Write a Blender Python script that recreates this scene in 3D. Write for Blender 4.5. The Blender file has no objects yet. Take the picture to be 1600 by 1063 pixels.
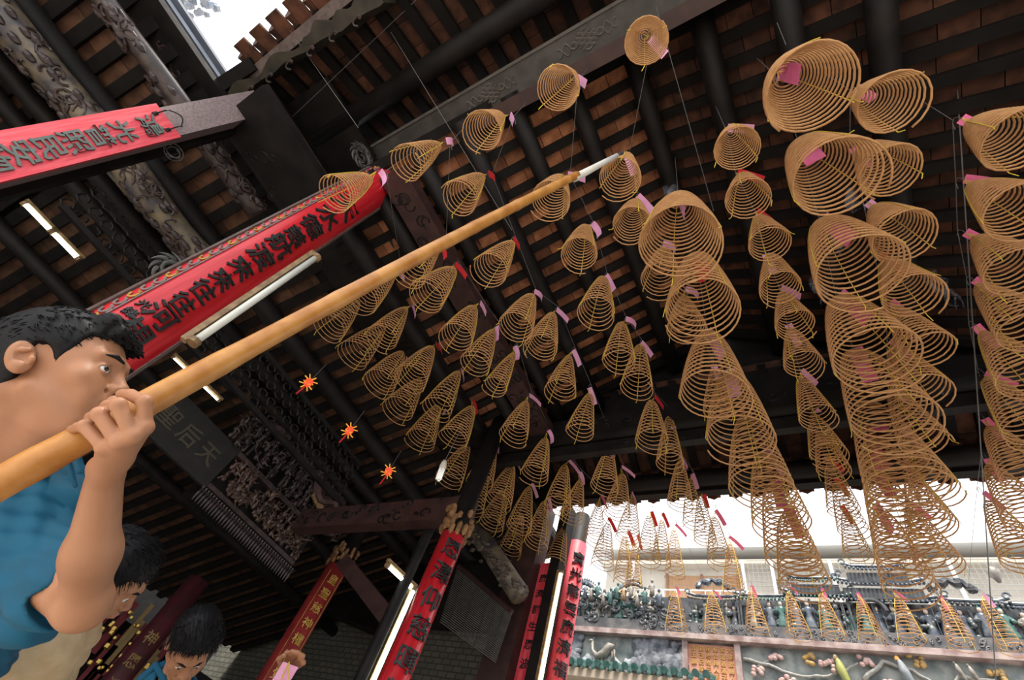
import bpy, bmesh, math, random
import numpy as np
from mathutils import Vector, Matrix
random.seed(7); np.random.seed(7)
SC = bpy.context.scene
COL = SC.collection

# ------------------------------------------------------------------ camera
# the photographer's eye is the origin; X runs along the incense hall's cross beams, Y towards the far courtyard, Z up
F = 715.0; CX, CY = 800.0, 531.5
_z = np.array([1045-CX, 22-CY, F]); _z /= np.linalg.norm(_z)
_h = np.array([-540-CX, 885-CY, F]); _h -= _h.dot(_z)*_z; _h /= np.linalg.norm(_h)
BX = -_h; BY = np.cross(_z, BX); BZ = _z            # world axes written in lens axes (right, down, forward)
def to_world(p):
    p = np.asarray(p, float); return np.array([p@BX, p@BY, p@BZ])
def ray(px, py): return to_world([(px-CX)/F, (py-CY)/F, 1.0])
def at(px, py, dist): return ray(px, py)*dist        # point at lens depth dist (metres)
def on(axis, val, px, py):
    r = ray(px, py); i = 'xyz'.index(axis); return r*(val/r[i])
def project(P):
    q = P[0]*BX+P[1]*BY+P[2]*BZ; return np.array([CX+F*q[0]/q[2], CY+F*q[1]/q[2]])
cam = bpy.data.cameras.new('camera'); cam.lens = F/1600*36; cam.sensor_width = 36; cam.clip_start = .02
camo = bpy.data.objects.new('camera', cam); COL.objects.link(camo)
right = Vector((BX[0], BY[0], BZ[0])); down = Vector((BX[1], BY[1], BZ[1])); fwd = Vector((BX[2], BY[2], BZ[2]))
camo.matrix_world = Matrix((( right.x, -down.x, -fwd.x, 0), (right.y, -down.y, -fwd.y, 0), (right.z, -down.z, -fwd.z, 0), (0, 0, 0, 1)))
SC.camera = camo

# ------------------------------------------------------------------ light
wd = bpy.data.worlds.new('overcast_sky'); SC.world = wd; wd.use_nodes = True
wd.node_tree.nodes['Background'].inputs[0].default_value = (.93, .96, 1, 1)
wd.node_tree.nodes['Background'].inputs[1].default_value = 2.1
sun = bpy.data.lights.new('sun', 'SUN'); sun.energy = 8.0; sun.angle = .25; sun.color = (1, .93, .82)
suno = bpy.data.objects.new('sun', sun); COL.objects.link(suno)
suno.rotation_euler = Vector((.12, -.34, .93)).to_track_quat('Z', 'Y').to_euler()
SC.view_settings.view_transform = 'Standard'; SC.view_settings.look = 'None'
SC.view_settings.exposure = 0.0; SC.view_settings.gamma = 1.0; SC.view_settings.use_curve_mapping = False
SC.cycles.max_bounces = 8; SC.cycles.diffuse_bounces = 5

# ------------------------------------------------------------------ materials
_mats = {}
def mat(name, c1, c2=None, rough=.6, scale=8, metal=0, emit=0, bump=0, spec=.5, detail=6, stretch=None, island=0, sss=0, trans=0):
    if name in _mats: return _mats[name]
    m = bpy.data.materials.new(name); m.use_nodes = True; nt = m.node_tree; N = nt.nodes; L = nt.links
    b = N['Principled BSDF']; b.inputs['Roughness'].default_value = rough; b.inputs['Metallic'].default_value = metal
    b.inputs['Specular IOR Level'].default_value = spec
    col = tuple(c1)+(1,)
    b.inputs['Base Color'].default_value = col
    if sss:
        b.inputs['Subsurface Weight'].default_value = sss; b.inputs['Subsurface Radius'].default_value = (.01, .004, .002); b.inputs['Subsurface Scale'].default_value = 1
    if emit:
        b.inputs['Emission Color'].default_value = col; b.inputs['Emission Strength'].default_value = emit
    if c2 is not None or bump:
        tc = N.new('ShaderNodeTexCoord'); mp = N.new('ShaderNodeMapping'); L.new(tc.outputs['Object'], mp.inputs[0])
        mp.inputs['Scale'].default_value = stretch or (1, 1, 1)
        nz = N.new('ShaderNodeTexNoise'); nz.inputs['Scale'].default_value = scale; nz.inputs['Detail'].default_value = detail
        L.new(mp.outputs[0], nz.inputs['Vector'])
        if c2 is not None:
            rp = N.new('ShaderNodeValToRGB'); rp.color_ramp.elements[0].position = .36; rp.color_ramp.elements[1].position = .64
            rp.color_ramp.elements[0].color = col; rp.color_ramp.elements[1].color = tuple(c2)+(1,)
            L.new(nz.outputs['Fac'], rp.inputs[0]); out = rp.outputs[0]
            if island:
                g = N.new('ShaderNodeNewGeometry'); mr = N.new('ShaderNodeMapRange'); mr.inputs['To Min'].default_value = 1-island; mr.inputs['To Max'].default_value = 1+island*.5
                L.new(g.outputs['Random Per Island'], mr.inputs['Value'])
                hv = N.new('ShaderNodeHueSaturation'); L.new(out, hv.inputs['Color']); L.new(mr.outputs[0], hv.inputs['Value']); out = hv.outputs[0]
            L.new(out, b.inputs['Base Color'])
        if bump:
            bp = N.new('ShaderNodeBump'); bp.inputs['Strength'].default_value = bump; bp.inputs['Distance'].default_value = .02
            L.new(nz.outputs['Fac'], bp.inputs['Height']); L.new(bp.outputs[0], b.inputs['Normal'])
    _mats[name] = m; return m
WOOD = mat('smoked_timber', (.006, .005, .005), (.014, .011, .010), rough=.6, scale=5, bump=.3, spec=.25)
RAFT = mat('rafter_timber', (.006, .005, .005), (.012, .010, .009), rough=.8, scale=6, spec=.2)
WOODR = mat('red_brown_timber', (.035, .016, .015), (.06, .028, .025), rough=.5, scale=7)
CARV = mat('carved_timber', (.025, .018, .018), (.07, .045, .04), rough=.45, scale=14)
CARVG = mat('carved_painted_timber', (.05, .045, .055), (.19, .15, .09), rough=.4, scale=7)
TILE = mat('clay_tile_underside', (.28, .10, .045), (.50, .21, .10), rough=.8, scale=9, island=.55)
TILED = mat('clay_tile_shaded', (.045, .018, .011), (.13, .052, .028), rough=.85, scale=9, island=.6)  # right slope and both eave roofs: shade is put into the darker tile colour
STONE = mat('grey_granite', (.20, .15, .15), (.30, .23, .23), rough=.6, scale=60)
REDB = mat('red_lacquer', (.55, .012, .02), (.68, .03, .045), rough=.28, scale=5, stretch=(6, 6, .6))
REDF = mat('faded_red_lacquer', (.70, .035, .06), (.82, .10, .13), rough=.45, scale=9, stretch=(3, 12, .5))
REDD = mat('dull_red_paint', (.24, .018, .02), (.33, .03, .03), rough=.5, scale=6)
INK = mat('black_characters', (.012, .014, .014), rough=.45)
INKG = mat('grey_green_characters', (.06, .085, .08), (.10, .13, .12), rough=.5, scale=30)
GOLD = mat('gold_characters', (.55, .34, .07), (.4, .22, .04), rough=.4, scale=20, metal=.3)
STEEL = mat('grey_painted_steel', (.14, .16, .20), (.20, .22, .27), rough=.45, scale=4, stretch=(6, 1, 1))
INC = mat('incense_paste', (.47, .235, .09), (.58, .31, .125), rough=.75, scale=30)
YEL = mat('yellow_thread', (.72, .55, .05), rough=.8)
PINKP = mat('pale_pink_paper', (.93, .42, .72), (.96, .50, .78), rough=.75, scale=20)
PINKH = mat('hot_pink_paper', (.90, .16, .36), (.93, .24, .44), rough=.75, scale=20)
REDP = mat('red_paper', (.75, .03, .04), rough=.75)
WIRE = mat('thin_wire', (.16, .16, .16), rough=.5)
TUBE = mat('lit_fluorescent_tube', (.85, 1.0, .80), emit=7)
TUBEO = mat('unlit_white_tube', (.72, .74, .68), rough=.15)
BRASS = mat('old_brown_batten', (.17, .10, .045), (.33, .21, .10), rough=.5, scale=25)
WHITE = mat('white_plastic', (.75, .70, .60), rough=.4)
BRICK = None
def make_brick():
    m = bpy.data.materials.new('grey_brick'); m.use_nodes = True; nt = m.node_tree; b = nt.nodes['Principled BSDF']
    tc = nt.nodes.new('ShaderNodeTexCoord'); mp = nt.nodes.new('ShaderNodeMapping'); mp.inputs['Rotation'].default_value = (math.pi/2, 0, 0)
    br = nt.nodes.new('ShaderNodeTexBrick'); br.inputs['Scale'].default_value = 3.0
    br.inputs['Color1'].default_value = (.11, .11, .09, 1); br.inputs['Color2'].default_value = (.16, .15, .12, 1); br.inputs['Mortar'].default_value = (.06, .06, .05, 1)
    br.inputs['Mortar Size'].default_value = .03
    nt.links.new(tc.outputs['Object'], mp.inputs[0]); nt.links.new(mp.outputs[0], br.inputs['Vector']); nt.links.new(br.outputs['Color'], b.inputs['Base Color'])
    b.inputs['Roughness'].default_value = .9; return m
BRICK = make_brick()

# ------------------------------------------------------------------ mesh helpers
class MB:
    def __init__(s): s.v = []; s.f = []
    def add(s, vs, fs):
        n = len(s.v); s.v += [tuple(map(float, v)) for v in vs]; s.f += [tuple(i+n for i in f) for f in fs]; return s
    def frame(s, c, ax, ay, az, h):      # box: centre, three unit axes, half sizes
        c, ax, ay, az = map(np.asarray, (c, ax, ay, az)); vs = []
        for i in (-1, 1):
            for j in (-1, 1):
                for k in (-1, 1): vs.append(c+ax*h[0]*i+ay*h[1]*j+az*h[2]*k)
        return s.add(vs, [(0, 1, 3, 2), (4, 6, 7, 5), (0, 4, 5, 1), (2, 3, 7, 6), (0, 2, 6, 4), (1, 5, 7, 3)])
    def box(s, x0, x1, y0, y1, z0, z1):
        return s.frame(((x0+x1)/2, (y0+y1)/2, (z0+z1)/2), (1, 0, 0), (0, 1, 0), (0, 0, 1), (abs(x1-x0)/2, abs(y1-y0)/2, abs(z1-z0)/2))
    def bar(s, a, b, w, t, up=(0, 0, 1)):  # rectangular bar a->b, width w, thickness t
        a = np.asarray(a, float); b = np.asarray(b, float); d = b-a; L = np.linalg.norm(d); d /= L
        x = np.cross(d, np.asarray(up, float)); 
        if np.linalg.norm(x) < 1e-4: x = np.cross(d, (1, 0, 0))
        x /= np.linalg.norm(x); z = np.cross(x, d)
        return s.frame((a+b)/2, d, x, z, (L/2, w/2, t/2))
    def tube(s, pts, r, n=6, caps=True):
        P = np.asarray(pts, float); m = len(P); rr = np.full(m, r) if np.isscalar(r) else np.asarray(r, float)
        T = np.gradient(P, axis=0); T /= np.linalg.norm(T, axis=1)[:, None]+1e-12
        ref = np.array((0, 0, 1.)) if abs(T[0][2]) < .9 else np.array((1., 0, 0)); vs = []; nrm = np.cross(T[0], ref); nrm /= np.linalg.norm(nrm)
        for i in range(m):
            nrm = nrm-T[i]*nrm.dot(T[i]); nrm /= np.linalg.norm(nrm)+1e-12; bn = np.cross(T[i], nrm)
            for k in range(n):
                a = 2*math.pi*k/n; vs.append(P[i]+rr[i]*(nrm*math.cos(a)+bn*math.sin(a)))
        fs = [(i*n+k, i*n+(k+1) % n, (i+1)*n+(k+1) % n, (i+1)*n+k) for i in range(m-1) for k in range(n)]
        if caps: fs += [tuple(range(n))[::-1], tuple((m-1)*n+k for k in range(n))]
        return s.add(vs, fs)
    def cyl(s, a, b, r, n=16, r2=None):
        return s.tube([a, (np.asarray(a, float)+np.asarray(b, float))/2, b], [r, (r+(r2 or r))/2, r2 or r] if r2 else r, n)
    def lathe(s, c, prof, n=10, axis=None, sx=1, sy=1):
        c = np.asarray(c, float); vs = []
        for r, z in prof:
            for k in range(n):
                a = 2*math.pi*k/n; vs.append(c+np.array((r*math.cos(a)*sx, r*math.sin(a)*sy, z)))
        m = len(prof); fs = [(i*n+k, i*n+(k+1) % n, (i+1)*n+(k+1) % n, (i+1)*n+k) for i in range(m-1) for k in range(n)]
        fs += [tuple(range(n))[::-1], tuple((m-1)*n+k for k in range(n))]
        return s.add(vs, fs)
    def blob(s, c, r, n=6, R=None):
        c = np.asarray(c, float); r = np.full(3, r) if np.isscalar(r) else np.asarray(r, float); vs = []; m = max(3, n//2+1)
        for i in range(m+1):
            t = math.pi*i/m
            for k in range(n):
                a = 2*math.pi*k/n; q = np.array((math.sin(t)*math.cos(a)*r[0], math.sin(t)*math.sin(a)*r[1], math.cos(t)*r[2]))
                if R is not None: q = R@q
                vs.append(c+q)
        fs = [(i*n+k, (i+1)*n+k, (i+1)*n+(k+1) % n, i*n+(k+1) % n) for i in range(m) for k in range(n)]
        return s.add(vs, fs)
    def build(s, name, m, parent=None, smooth=False, origin=None):
        V = np.array(s.v)
        if origin is None: origin = (0, 0, 0)
        me = bpy.data.meshes.new(name); me.from_pydata((V-np.asarray(origin)).tolist(), [], s.f); me.update()
        for mm in (m if isinstance(m, (list, tuple)) else [m]): me.materials.append(mm)
        if smooth: me.polygons.foreach_set('use_smooth', [True]*len(me.polygons))
        o = bpy.data.objects.new(name, me); COL.objects.link(o); o.location = tuple(map(float, origin))
        if parent is not None: o.parent = parent; o.location = tuple(np.asarray(origin)-np.array(world_loc(parent)))
        return o
def world_loc(o):
    p = np.array(o.location)
    while o.parent is not None: o = o.parent; p = p+np.array(o.location)
    return p
def tag(o, label, cat=None, group=None, kind=None):
    if label: o['label'] = label
    if cat: o['category'] = cat
    if group: o['group'] = group
    if kind: o['kind'] = kind
    return o
def thing(name, loc, label, cat, group=None, kind=None):
    o = bpy.data.objects.new(name, None); COL.objects.link(o); o.location = tuple(map(float, loc)); o.empty_display_size = .05
    return tag(o, label, cat, group, kind)
def struct(name, b, m, label=None, smooth=False):
    o = b.build(name, m, smooth=smooth) if b else bpy.data.objects.new(name, None)
    if not b: COL.objects.link(o)
    o['kind'] = 'structure'
    if label: o['label'] = label
    return o
_glyph = {}
def glyph(ch):        # a carved character as mesh data centred in a unit square
    if ch in _glyph: return _glyph[ch]
    cu = bpy.data.curves.new('glyph', 'FONT'); cu.body = ch; cu.extrude = .5; cu.resolution_u = 2; cu.offset = .012
    o = bpy.data.objects.new('glyph', cu); COL.objects.link(o); bpy.context.view_layer.update()
    e = o.evaluated_get(bpy.context.evaluated_depsgraph_get()); me = e.to_mesh()
    V = np.array([v.co[:] for v in me.vertices]); Fc = [tuple(p.vertices) for p in me.polygons]; e.to_mesh_clear()
    COL.objects.unlink(o); bpy.data.objects.remove(o); bpy.data.curves.remove(cu)
    V[:, 0] -= .5; V[:, 1] -= .38
    _glyph[ch] = (V, Fc); return _glyph[ch]
def write(b, ch, c, u, v, w, size, depth, sx=1.0):   # flat lettering: centre, right, up, outward
    V, Fc = glyph(ch); c, u, v, w = (np.asarray(q, float) for q in (c, u, v, w))
    b.add([c+u*p[0]*size*sx+v*p[1]*size+w*(p[2]+.5)*depth for p in V], Fc)
def write_round(b, ch, axis_xy, R, ang0, z, size, depth):   # lettering wrapped round a vertical column
    V, Fc = glyph(ch)
    b.add([(axis_xy[0]+(R+(p[2]+.5)*depth)*math.cos(ang0+p[0]*size/R), axis_xy[1]+(R+(p[2]+.5)*depth)*math.sin(ang0+p[0]*size/R), z+p[1]*size) for p in V], Fc)

# ------------------------------------------------------------------ shell: floor, walls
GZ = -1.25
b = MB().box(-11, 9, -9, 10.4, GZ-.1, GZ)
struct('floor', b, mat('pale_courtyard_paving', (.42, .38, .34), (.52, .47, .42), rough=.7, scale=3))
# smoky grey brick wall across the far side of the left hall
b = MB().box(-11, -3.75, 6.4, 6.7, GZ, 3.55); struct('wall_far', b, BRICK)
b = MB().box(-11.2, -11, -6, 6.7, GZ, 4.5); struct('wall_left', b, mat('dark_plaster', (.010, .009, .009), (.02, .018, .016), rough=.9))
b = MB().box(-11.2, -4.6, -6.2, -6, GZ, 5.6); struct('wall_back', b, _mats['dark_plaster'])
b = MB().box(4.4, 4.6, -1.5, 4.0, GZ, 5.2); struct('wall_right', b, _mats['dark_plaster'])

# ------------------------------------------------------------------ roofs
def roof(name, o, u, v, ulen, vlen, pitch, tilemat, rafw=.085, tile_l=.2, label=None, thick=.05, gap=.02):
    """tiled slope: o corner, u along the eave (spacing direction), v up/down the slope (rafter direction)"""
    o, u, v = (np.asarray(q, float) for q in (o, u, v)); u /= np.linalg.norm(u); v /= np.linalg.norm(v)
    n = np.cross(u, v); n *= np.sign(n[2])
    c = o+u*ulen/2+v*vlen/2+n*.13
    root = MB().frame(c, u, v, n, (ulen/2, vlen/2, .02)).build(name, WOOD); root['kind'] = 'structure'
    if label: root['label'] = label
    t = MB(); N = int(ulen/pitch)
    for i in range(N):
        uc = (i+.5)*pitch
        k = 0; s = random.uniform(-tile_l, 0)
        while s < vlen:
            a = max(s, 0); e = min(s+tile_l-.006, vlen)
            if e-a > .02:
                t.frame(o+u*uc+v*(a+e)/2+n*(thick+gap+random.uniform(0, .008)), u, v, n, (pitch/2-.002, (e-a)/2, .012))
            s += tile_l
    t.build('clay_tiles', tilemat, root)
    idx = list(range(N+1))
    rest = MB(); nr = 0
    for i in idx:
        bb = MB().frame(o+u*i*pitch+v*vlen/2+n*.02, u, v, n, (rafw/2, vlen/2, .03))
        if nr < 60: bb.build('rafter', RAFT, root); nr += 1
        else: rest.add(bb.v, bb.f)
    if rest.v: tag(rest.build('rafter', RAFT, root), None, None, None, 'stuff')
    return root
def purlin(root, a, c, r, m=WOOD, name='purlin'):
    q = MB().tube([np.asarray(a)+(np.asarray(c)-np.asarray(a))*t for t in np.linspace(0, 1, 5)], r, 14).build(name, m, root, smooth=True); return q
RX, RZ = -.37, 5.05
# roof over the coils: left slope, right slope; ridge runs away from the camera almost overhead
rl = roof('ceiling', (RX, -.05, RZ+.02), (0, 1, 0), (-1, 0, -.5), 3.55, 3.35, .2, TILE, label='left slope of the tiled roof over the incense coils')
rr = roof('ceiling', (RX, -.05, RZ+.02), (0, 1, 0), (1, 0, -.5), 3.55, 5.1, .2, TILED, label='right slope of the shade-toned tiled roof over the incense coils')
for ratio in (-.075, -.195, -.315, -.435, -.565, -.72, -.87):
    z = (RZ-.11+.5*(-RX))/(1-.5*ratio); purlin(rl, (ratio*z, -.05, z), (ratio*z, 3.45, z), .085)
for ratio in (.045, .165, .285, .52, .70, .95):
    z = (RZ-.11+.5*RX)/(1+.5*ratio); purlin(rr, (ratio*z, -.05, z), (ratio*z, 3.45, z), .09)
# eave roof on the camera side of the knot beam
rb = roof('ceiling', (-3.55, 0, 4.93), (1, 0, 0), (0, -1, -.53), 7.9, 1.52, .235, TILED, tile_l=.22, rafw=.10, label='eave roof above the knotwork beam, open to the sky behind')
for yz in (-.125,):
    z = 4.8/(1+.53*.125)-.05; purlin(rb, (-3.5, -.125*z, z), (4.3, -.125*z, z), .10)
# cap tiles that stick out past the eave, each a curved clay tile end
for i in range(34):
    x = -3.55+.235*i
    q = MB(); z0 = 4.93-.53*1.36; y0 = -1.30
    for s in (0, 1):
        zz = z0-.02-.1*s; 
    pts = [(x, y0+.25, z0+.25), (x, y0, z0+.12), (x, y0-.16, z0+.02)]
    q.tube(pts, [.055, .06, .07], 8)
    q.frame((x+.117, y0-.09, z0-.02), (1, 0, 0), (0, .88, .47), (0, -.47, .88), (.075, .13, .012))
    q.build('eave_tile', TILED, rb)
MB().box(-4.0, -2.95, -.95, .0, 4.38, 4.41).build('soffit_board', WOOD, rb)
MB().bar((-3.62, -1.27, 4.93-.53*1.27-.06), (4.3, -1.27, 4.93-.53*1.27-.06), .09, .05).build('eave_batten', mat('weathered_batten', (.10, .075, .07), (.16, .12, .11), scale=20), rb)
# gable-end tiles at the left end of that eave, rolled; sky light is put into their paler tile colour
q = MB()
for k in range(5):
    y = -.25-.23*k; z = 4.97-.53*(-y)
    q.tube([(-3.60+.05*math.sin(a), y+.12*math.cos(a)-.02, z+.05*math.sin(a*2)) for a in np.linspace(0, math.pi*2, 9)], .035, 6)
    q.frame((-3.62, y, z-.02), (1, 0, 0), (0, .88, .47), (0, -.47, .88), (.09, .115, .012))
q.build('verge_tile', TILE, rb)
# far cross roof whose eave hangs over the courtyard
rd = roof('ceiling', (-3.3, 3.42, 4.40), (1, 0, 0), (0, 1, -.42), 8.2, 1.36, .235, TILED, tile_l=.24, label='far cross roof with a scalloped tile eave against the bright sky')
EZ = 4.40-.42*1.25
for i in range(36):
    x = -3.3+.235*i
    q = MB().tube([(x, 4.40, EZ+.12), (x, 4.73, EZ-.02)], .062, 8)
    q.frame((x+.117, 4.66, EZ-.015), (1, 0, 0), (0, 1, -.42), (0, .42, 1), (.072, .1, .012))
    q.lathe((x+.117, 4.73, EZ-.085), [(.001, -.03), (.05, .0), (.085, .05), (.09, .09)], 8, sy=.25)
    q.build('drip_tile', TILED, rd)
purlin(rd, (-3.3, 4.45, EZ-.03), (4.6, 4.45, EZ-.03), .10)
MB().box(-3.3, 4.6, 4.50, 4.60, EZ-.16, EZ+.06).build('fascia_board', WOOD, rd)
# gable infill and carved cross beams at the far end of the coil roof
q = MB(); q.add([(-3.4, 3.5, 3.62), (4.3, 3.5, 3.62), (4.3, 3.5, 4.6), (RX, 3.5, 5.3), (-3.4, 3.5, 4.7), (-3.4, 3.58, 3.62), (4.3, 3.58, 3.62), (4.3, 3.58, 4.6), (RX, 3.58, 5.3), (-3.4, 3.58, 4.7)],
      [(0, 1, 2, 3, 4), (9, 8, 7, 6, 5), (0, 5, 6, 1), (1, 6, 7, 2), (2, 7, 8, 3), (3, 8, 9, 4), (4, 9, 5, 0)])
struct('wall_gable', q, WOOD)
def relief_beam(name, x0, x1, y0, y1, z0, z1, m, label, cat='beam', carve=None, n=0, face='bottom', group=None, carve_r=.012):
    o = MB().box(x0, x1, y0, y1, z0, z1).build(name, m, origin=((x0+x1)/2, (y0+y1)/2, z0)); tag(o, label, cat, group)
    if n:
        c = MB()
        for _ in range(n):
            if face == 'bottom':
                cx = random.uniform(x0+.05, x1-.05); cy = random.uniform(y0+.03, y1-.03)
                a0 = random.uniform(0, 6.28); R = random.uniform(.02, min(.08, (y1-y0 if x1-x0 > y1-y0 else x1-x0)/3)); s = random.choice((-1, 1))
                c.tube([(cx+R*(1-t*.75)*math.cos(a0+s*t*5), cy+R*(1-t*.75)*math.sin(a0+s*t*5), z0) for t in np.linspace(0, 1, 9)], carve_r, 5)
            elif face == '-y':
                cx = random.uniform(x0+.05, x1-.05); cz = random.uniform(z0+.03, z1-.03); a0 = random.uniform(0, 6.28); R = random.uniform(.02, (z1-z0)/3); s = random.choice((-1, 1))
                c.tube([(cx+R*(1-t*.75)*math.cos(a0+s*t*5), y0, cz+R*(1-t*.75)*math.sin(a0+s*t*5)) for t in np.linspace(0, 1, 9)], carve_r, 5)
            else:
                cy = random.uniform(y0+.05, y1-.05); cz = random.uniform(z0+.03, z1-.03); a0 = random.uniform(0, 6.28); R = random.uniform(.02, (z1-z0)/3); s = random.choice((-1, 1))
                c.tube([(x1, cy+R*(1-t*.75)*math.cos(a0+s*t*5), cz+R*(1-t*.75)*math.sin(a0+s*t*5)) for t in np.linspace(0, 1, 9)], carve_r, 5)
        c.build('carving', carve or m, o)
    return o
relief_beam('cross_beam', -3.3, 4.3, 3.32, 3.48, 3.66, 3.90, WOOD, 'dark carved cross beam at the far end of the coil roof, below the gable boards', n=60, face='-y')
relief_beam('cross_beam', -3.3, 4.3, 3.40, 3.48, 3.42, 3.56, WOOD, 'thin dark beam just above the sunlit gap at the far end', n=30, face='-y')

# knotwork beam that crosses overhead
KZ = 4.45
kb = relief_beam('knotwork_beam', -3.2, 4.3, -.26, .02, KZ, KZ+.3, mat('soot_grey_timber', (.035, .033, .03), (.065, .06, .055), rough=.5, scale=8), 'long dark beam carved with endless-knot motifs, crossing overhead beyond the topmost coils', 'beam')
def knot(b, cx, cy, s, z):
    # interlaced diagonal lattice with loops at its corners
    for k in (-1, 0, 1):
        b.tube([(cx+(-1.5*s+k*s*.5)*.6, cy+(k*s+1.5*s)*.28, z), (cx+(1.5*s+k*s*.5)*.6, cy+(k*s-1.5*s)*.28, z)], .011, 5)
        b.tube([(cx+(-1.5*s+k*s*.5)*.6, cy-(k*s+1.5*s)*.28, z), (cx+(1.5*s+k*s*.5)*.6, cy-(k*s-1.5*s)*.28, z)], .011, 5)
    for sx, sy in ((1, 0), (-1, 0), (0, 1), (0, -1)):
        c0 = (cx+sx*s*1.25, cy+sy*s*.62)
        b.tube([(c0[0]+.03*math.cos(a), c0[1]+.022*math.sin(a), z) for a in np.linspace(0, 6.4, 12)], .01, 5)
    for sx in (-1, 1):
        for sy in (-1, 1):
            b.tube([(cx+sx*(s*1.6+.11*t), cy+sy*.05*math.sin(t*5)*(1-t*.4), z) for t in np.linspace(0, 1, 12)], .008, 5)
c = MB()
for x in (-1.55, -.62, .30, 1.25, 2.2): knot(c, x, -.13, .09, KZ)
for y in (-.245, .005): c.bar((-3.2, y, KZ-.004), (4.3, y, KZ-.004), .02, .02)
c.build('knot_carving', mat('worn_carving_edges', (.075, .07, .06), (.11, .10, .09), scale=10), kb)
MB().box(-3.0, 4.2, -.02, .10, KZ-.12, KZ).build('lower_moulding', WOODR, kb)

# scroll-ended bracket beam under the camera-side eave
def scroll_beam():
    z = 4.02; prof = []
    xs = np.linspace(-4.05, -1.9, 48)
    top = []; bot = []
    for x in xs:
        t = (x+4.05)/2.15
        bot.append(-1.17+.01*math.sin(t*9)+.13*t-.02*abs(math.sin(t*16)))
        top.append(-1.24+.08*t+.035*math.sin(t*25)*(t < .75)+.02*math.sin(t*60)*(t > .6))
    vs = []; 
    for x, a, c_ in zip(xs, bot, top): vs += [(x, a, z), (x, c_, z), (x, a, z+.22), (x, c_, z+.22)]
    fs = []
    for i in range(len(xs)-1):
        p = i*4; q = p+4
        fs += [(p, p+1, q+1, q), (p+2, q+2, q+3, p+3), (p, q, q+2, p+2), (p+1, p+3, q+3, q+1)]
    fs += [(0, 2, 3, 1), (len(vs)-4, len(vs)-3, len(vs)-1, len(vs)-2)]
    o = MB().add(vs, fs).build('scroll_bracket', mat('greened_timber', (.015, .013, .010), (.045, .038, .024), scale=6, rough=.5), origin=(-4.0, -1.05, z))
    tag(o, 'dark bracket beam with a scalloped scroll edge beside the grey pillar', 'bracket')
    c = MB()
    for k in range(8):
        x = -4.05+.27*k
        c.tube([(x+.09*(1-t)*math.cos(2+t*5), -1.17+.06*k*.27+.04*(1-t)*math.sin(2+t*5), z) for t in np.linspace(0, 1, 10)], .010, 5)
    c.build('carving', CARV, o)
scroll_beam()

# left hall roof: long slope going down to the left, carved purlins along it
sl = -.30
def zc(x): return 4.15+sl*(-3.45-x)
rc = roof('ceiling', (-3.45, -1.32, zc(-3.45)), (0, 1, 0), (-1, 0, sl), 7.75, 7.0, .235, mat('clay_tile_hall_shaded', (.075, .034, .019), (.15, .072, .04), rough=.85, scale=9, island=.45), rafw=.11, tile_l=.3, label='tiled roof of the left hall sloping down to the left')  # the hall's shade is put into this dark tile colour
for ratio in (-1.335, -1.56, -1.68, -2.2, -2.9):
    z = (4.15+.30*3.45-.10)/(1-.30*ratio); x = ratio*z     # solves x = ratio*z on the slope
    purlin(rc, (x, -5.2, z), (x, 6.4, z), .115 if ratio > -1.5 else .085, WOOD)
rc2 = roof('ceiling', (-4.0, -5.25, zc(-4.0)), (0, 1, 0), (-1, 0, sl), 3.95, 6.5, .235, _mats['clay_tile_hall_shaded'], rafw=.11, tile_l=.3, label='camera-side end of the tiled left hall roof, beyond the grey steel beam')
def carved_purlin(ratio, drop, r, y0, y1, label, m, n=70):
    z = (4.15+.30*3.45-drop)/(1-.30*ratio); x = ratio*z
    Y = np.linspace(y0, y1, 40); P = [(x+.02*math.sin(y*3), y, z) for y in Y]
    o = MB().tube(P, [r*(1+.10*math.sin(y*4.3)) for y in Y], 14).build('carved_beam', m, smooth=True, origin=(x, (y0+y1)/2, z)); tag(o, label, 'beam')
    c = MB()
    for _ in range(n):
        y = random.uniform(y0, y1); a = random.uniform(-2.8, .2); s = random.choice((-1, 1)); R = random.uniform(.05, .13)
        pts = []
        for t in np.linspace(0, 1, 9):
            yy = y+R*(1-t*.7)*math.cos(s*t*4.5); aa = a+R/r*(1-t*.7)*math.sin(s*t*4.5); pts.append((x+r*1.04*math.cos(aa), yy, z+r*1.04*math.sin(aa)))
        c.tube(pts, .012, 5)
    for _ in range(n):
        y = random.uniform(y0, y1); a = random.uniform(-2.8, .2); c.blob((x+r*math.cos(a), y, z+r*math.sin(a)), (.03, .06, .03), 6)
    c.build('leaf_carving', CARV, o); return o
carved_purlin(-1.425, .42, .15, -5, 0, 'thick round beam carved with painted leaves, passing behind the pale red board', CARVG, 120)
carved_purlin(-1.10, .36, .09, -5, -.2, 'thin dark beam with blossom carving, between the thick leaf-carved beam and the grey steel beam', CARV, 60)
# wide dark boards between the two roofs
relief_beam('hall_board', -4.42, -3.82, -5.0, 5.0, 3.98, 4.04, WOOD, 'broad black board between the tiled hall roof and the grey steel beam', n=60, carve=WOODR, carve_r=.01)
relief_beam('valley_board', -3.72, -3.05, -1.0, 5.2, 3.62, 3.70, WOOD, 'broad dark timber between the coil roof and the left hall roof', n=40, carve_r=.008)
relief_beam('valley_beam', -2.58, -2.30, .05, 3.4, 3.72, 3.84, WOODR, 'red-brown carved beam along the left side of the coils', n=50, carve=WOOD, carve_r=.008)
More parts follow.
